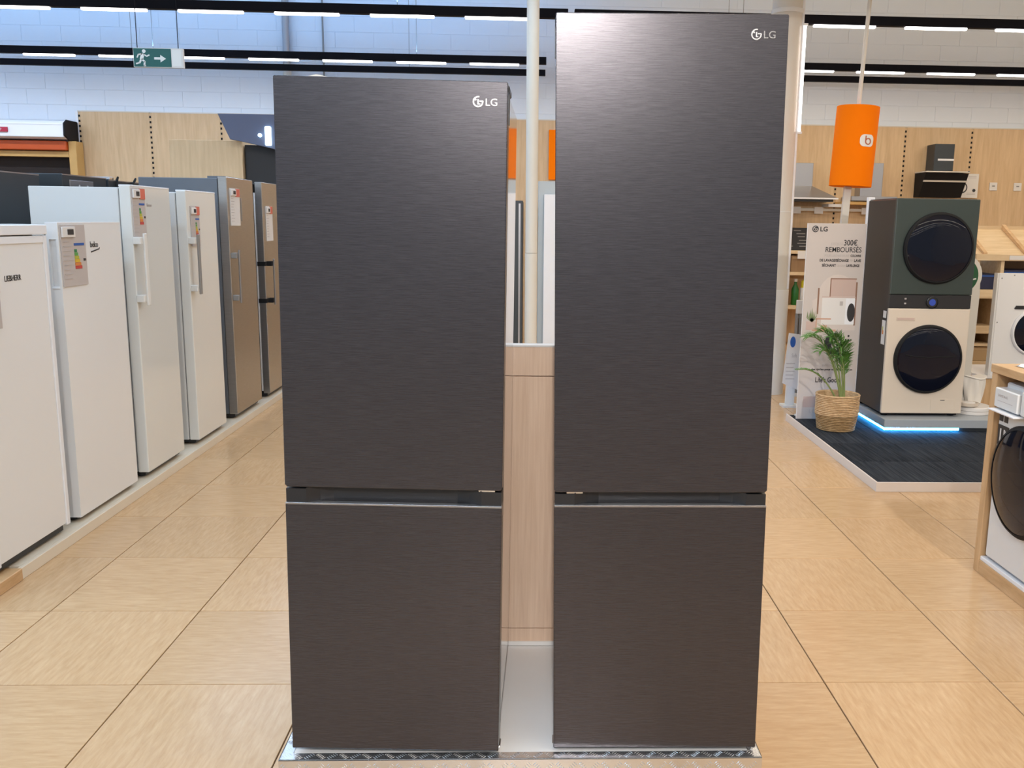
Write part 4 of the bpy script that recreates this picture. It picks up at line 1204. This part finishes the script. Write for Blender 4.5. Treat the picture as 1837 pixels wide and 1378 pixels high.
B().lathe([(0.024, 0.32), (0.024, 0.36)], 16).build('cap', m_cardw, bo)
bo = thing('white_canister', 'white canister with yellow top on the low wall shelf', 'canister', (3.74, 12.40, 0.551))
B().lathe([(0.05, 0.0), (0.055, 0.01), (0.055, 0.23), (0.05, 0.24)], 20).build('can', m_cardw, bo, smooth=True)
B().lathe([(0.05, 0.24), (0.045, 0.33), (0.02, 0.35)], 20).build('top', m_yellow, bo, smooth=True)
# slatted grey rack and tilted leaflet stand by the column
rk = thing('slatted_rack', 'grey slatted rack standing behind the tilted leaflet board', 'rack', (2.60, 8.55, 0.0))
for i in range(6):
    box('slat', m_grey, rk, -0.075+0.027*i, -0.061+0.027*i, 0.0, 0.06, 0.03, 0.80, 0.003)
for z in (0.03, 0.76):
    box('rail', m_grey, rk, -0.08, 0.085, 0.015, 0.045, z, z+0.03)
box('base', m_whitem, rk, -0.085, 0.09, -0.03, 0.09, 0.0, 0.03)
box('head', m_cardw, rk, -0.075, 0.085, 0.005, 0.055, 0.80, 0.93, 0.004)
lf = thing('leaflet_board', 'tilted white leaflet board with blue logo leaning by the round column', 'board', (2.335, 8.0, 0.0))
b = B(); b.prism([(-0.035, 0.68), (0.068, 0.668), (0.075, 0.16), (-0.07, 0.222)], 0.0, 0.008)
b.build('sheet', m_cardw, lf)
B().prism([(0.005+0.025*math.cos(a*PI/8), 0.60+0.05*math.sin(a*PI/8)) for a in range(16)], -0.002, 0.0).build('blue_logo', m_bluep, lf)
lettering('Soft', 0.05, m_print_g, lf, (0.0, -0.001, 0.46), sx=0.6)
b = B()
for i in range(5): b.box(-0.045, 0.035-0.01*(i % 2), -0.002, 0.0, 0.40-0.035*i, 0.406-0.035*i)
b.build('print_lines', m_print_g, lf)
box('support', m_whitem, lf, -0.03, 0.05, 0.008, 0.03, 0.02, 0.60)
box('foot', m_whitem, lf, -0.06, 0.09, -0.03, 0.10, 0.0, 0.02)

# ------------------------------------------------------------------ appliances glimpsed between the graphite fridges
gf = thing('dark_grey_fridge', 'dark grey fridge glimpsed left of the cream pole', 'refrigerator', (-0.42, 9.8, 0.0))
box('body', m_dgrey, gf, -0.30, 0.30, 0.065, 0.66, 0.03, 1.845, 0.004)
box('door', m_dgrey, gf, -0.30, 0.30, 0.0, 0.055, 0.06, 1.85, 0.004)
box('steel_strip', m_steelp, gf, 0.255, 0.275, -0.004, 0.0, 0.08, 1.82)
box('base', m_gasket, gf, -0.28, 0.28, 0.03, 0.6, 0.0, 0.06)
lf2 = thing('pale_grey_fridge', 'pale grey fridge glimpsed right of the cream pole', 'refrigerator', (0.37, 9.8, 0.0))
box('body', plain('pale_grey_enamel', (0.42, 0.46, 0.47), 0.35), lf2, -0.33, 0.30, 0.065, 0.66, 0.03, 2.06, 0.004)
box('door', m_trimw, lf2, -0.265, 0.30, 0.0, 0.055, 0.06, 1.92, 0.004)
box('base', m_gasket, lf2, -0.28, 0.28, 0.03, 0.6, 0.0, 0.06)
ob = thing('orange_hanging_board', 'orange board on the wall panelling seen right of the cream pole', 'board', (0.62, 12.62, 2.20))
box('face', m_orange, ob, -0.43, 0.43, 0.0, 0.02, 0.0, 0.66, 0.003)
box('batten', m_cream, ob, -0.43, 0.43, 0.02, 0.045, 0.3, 0.36)
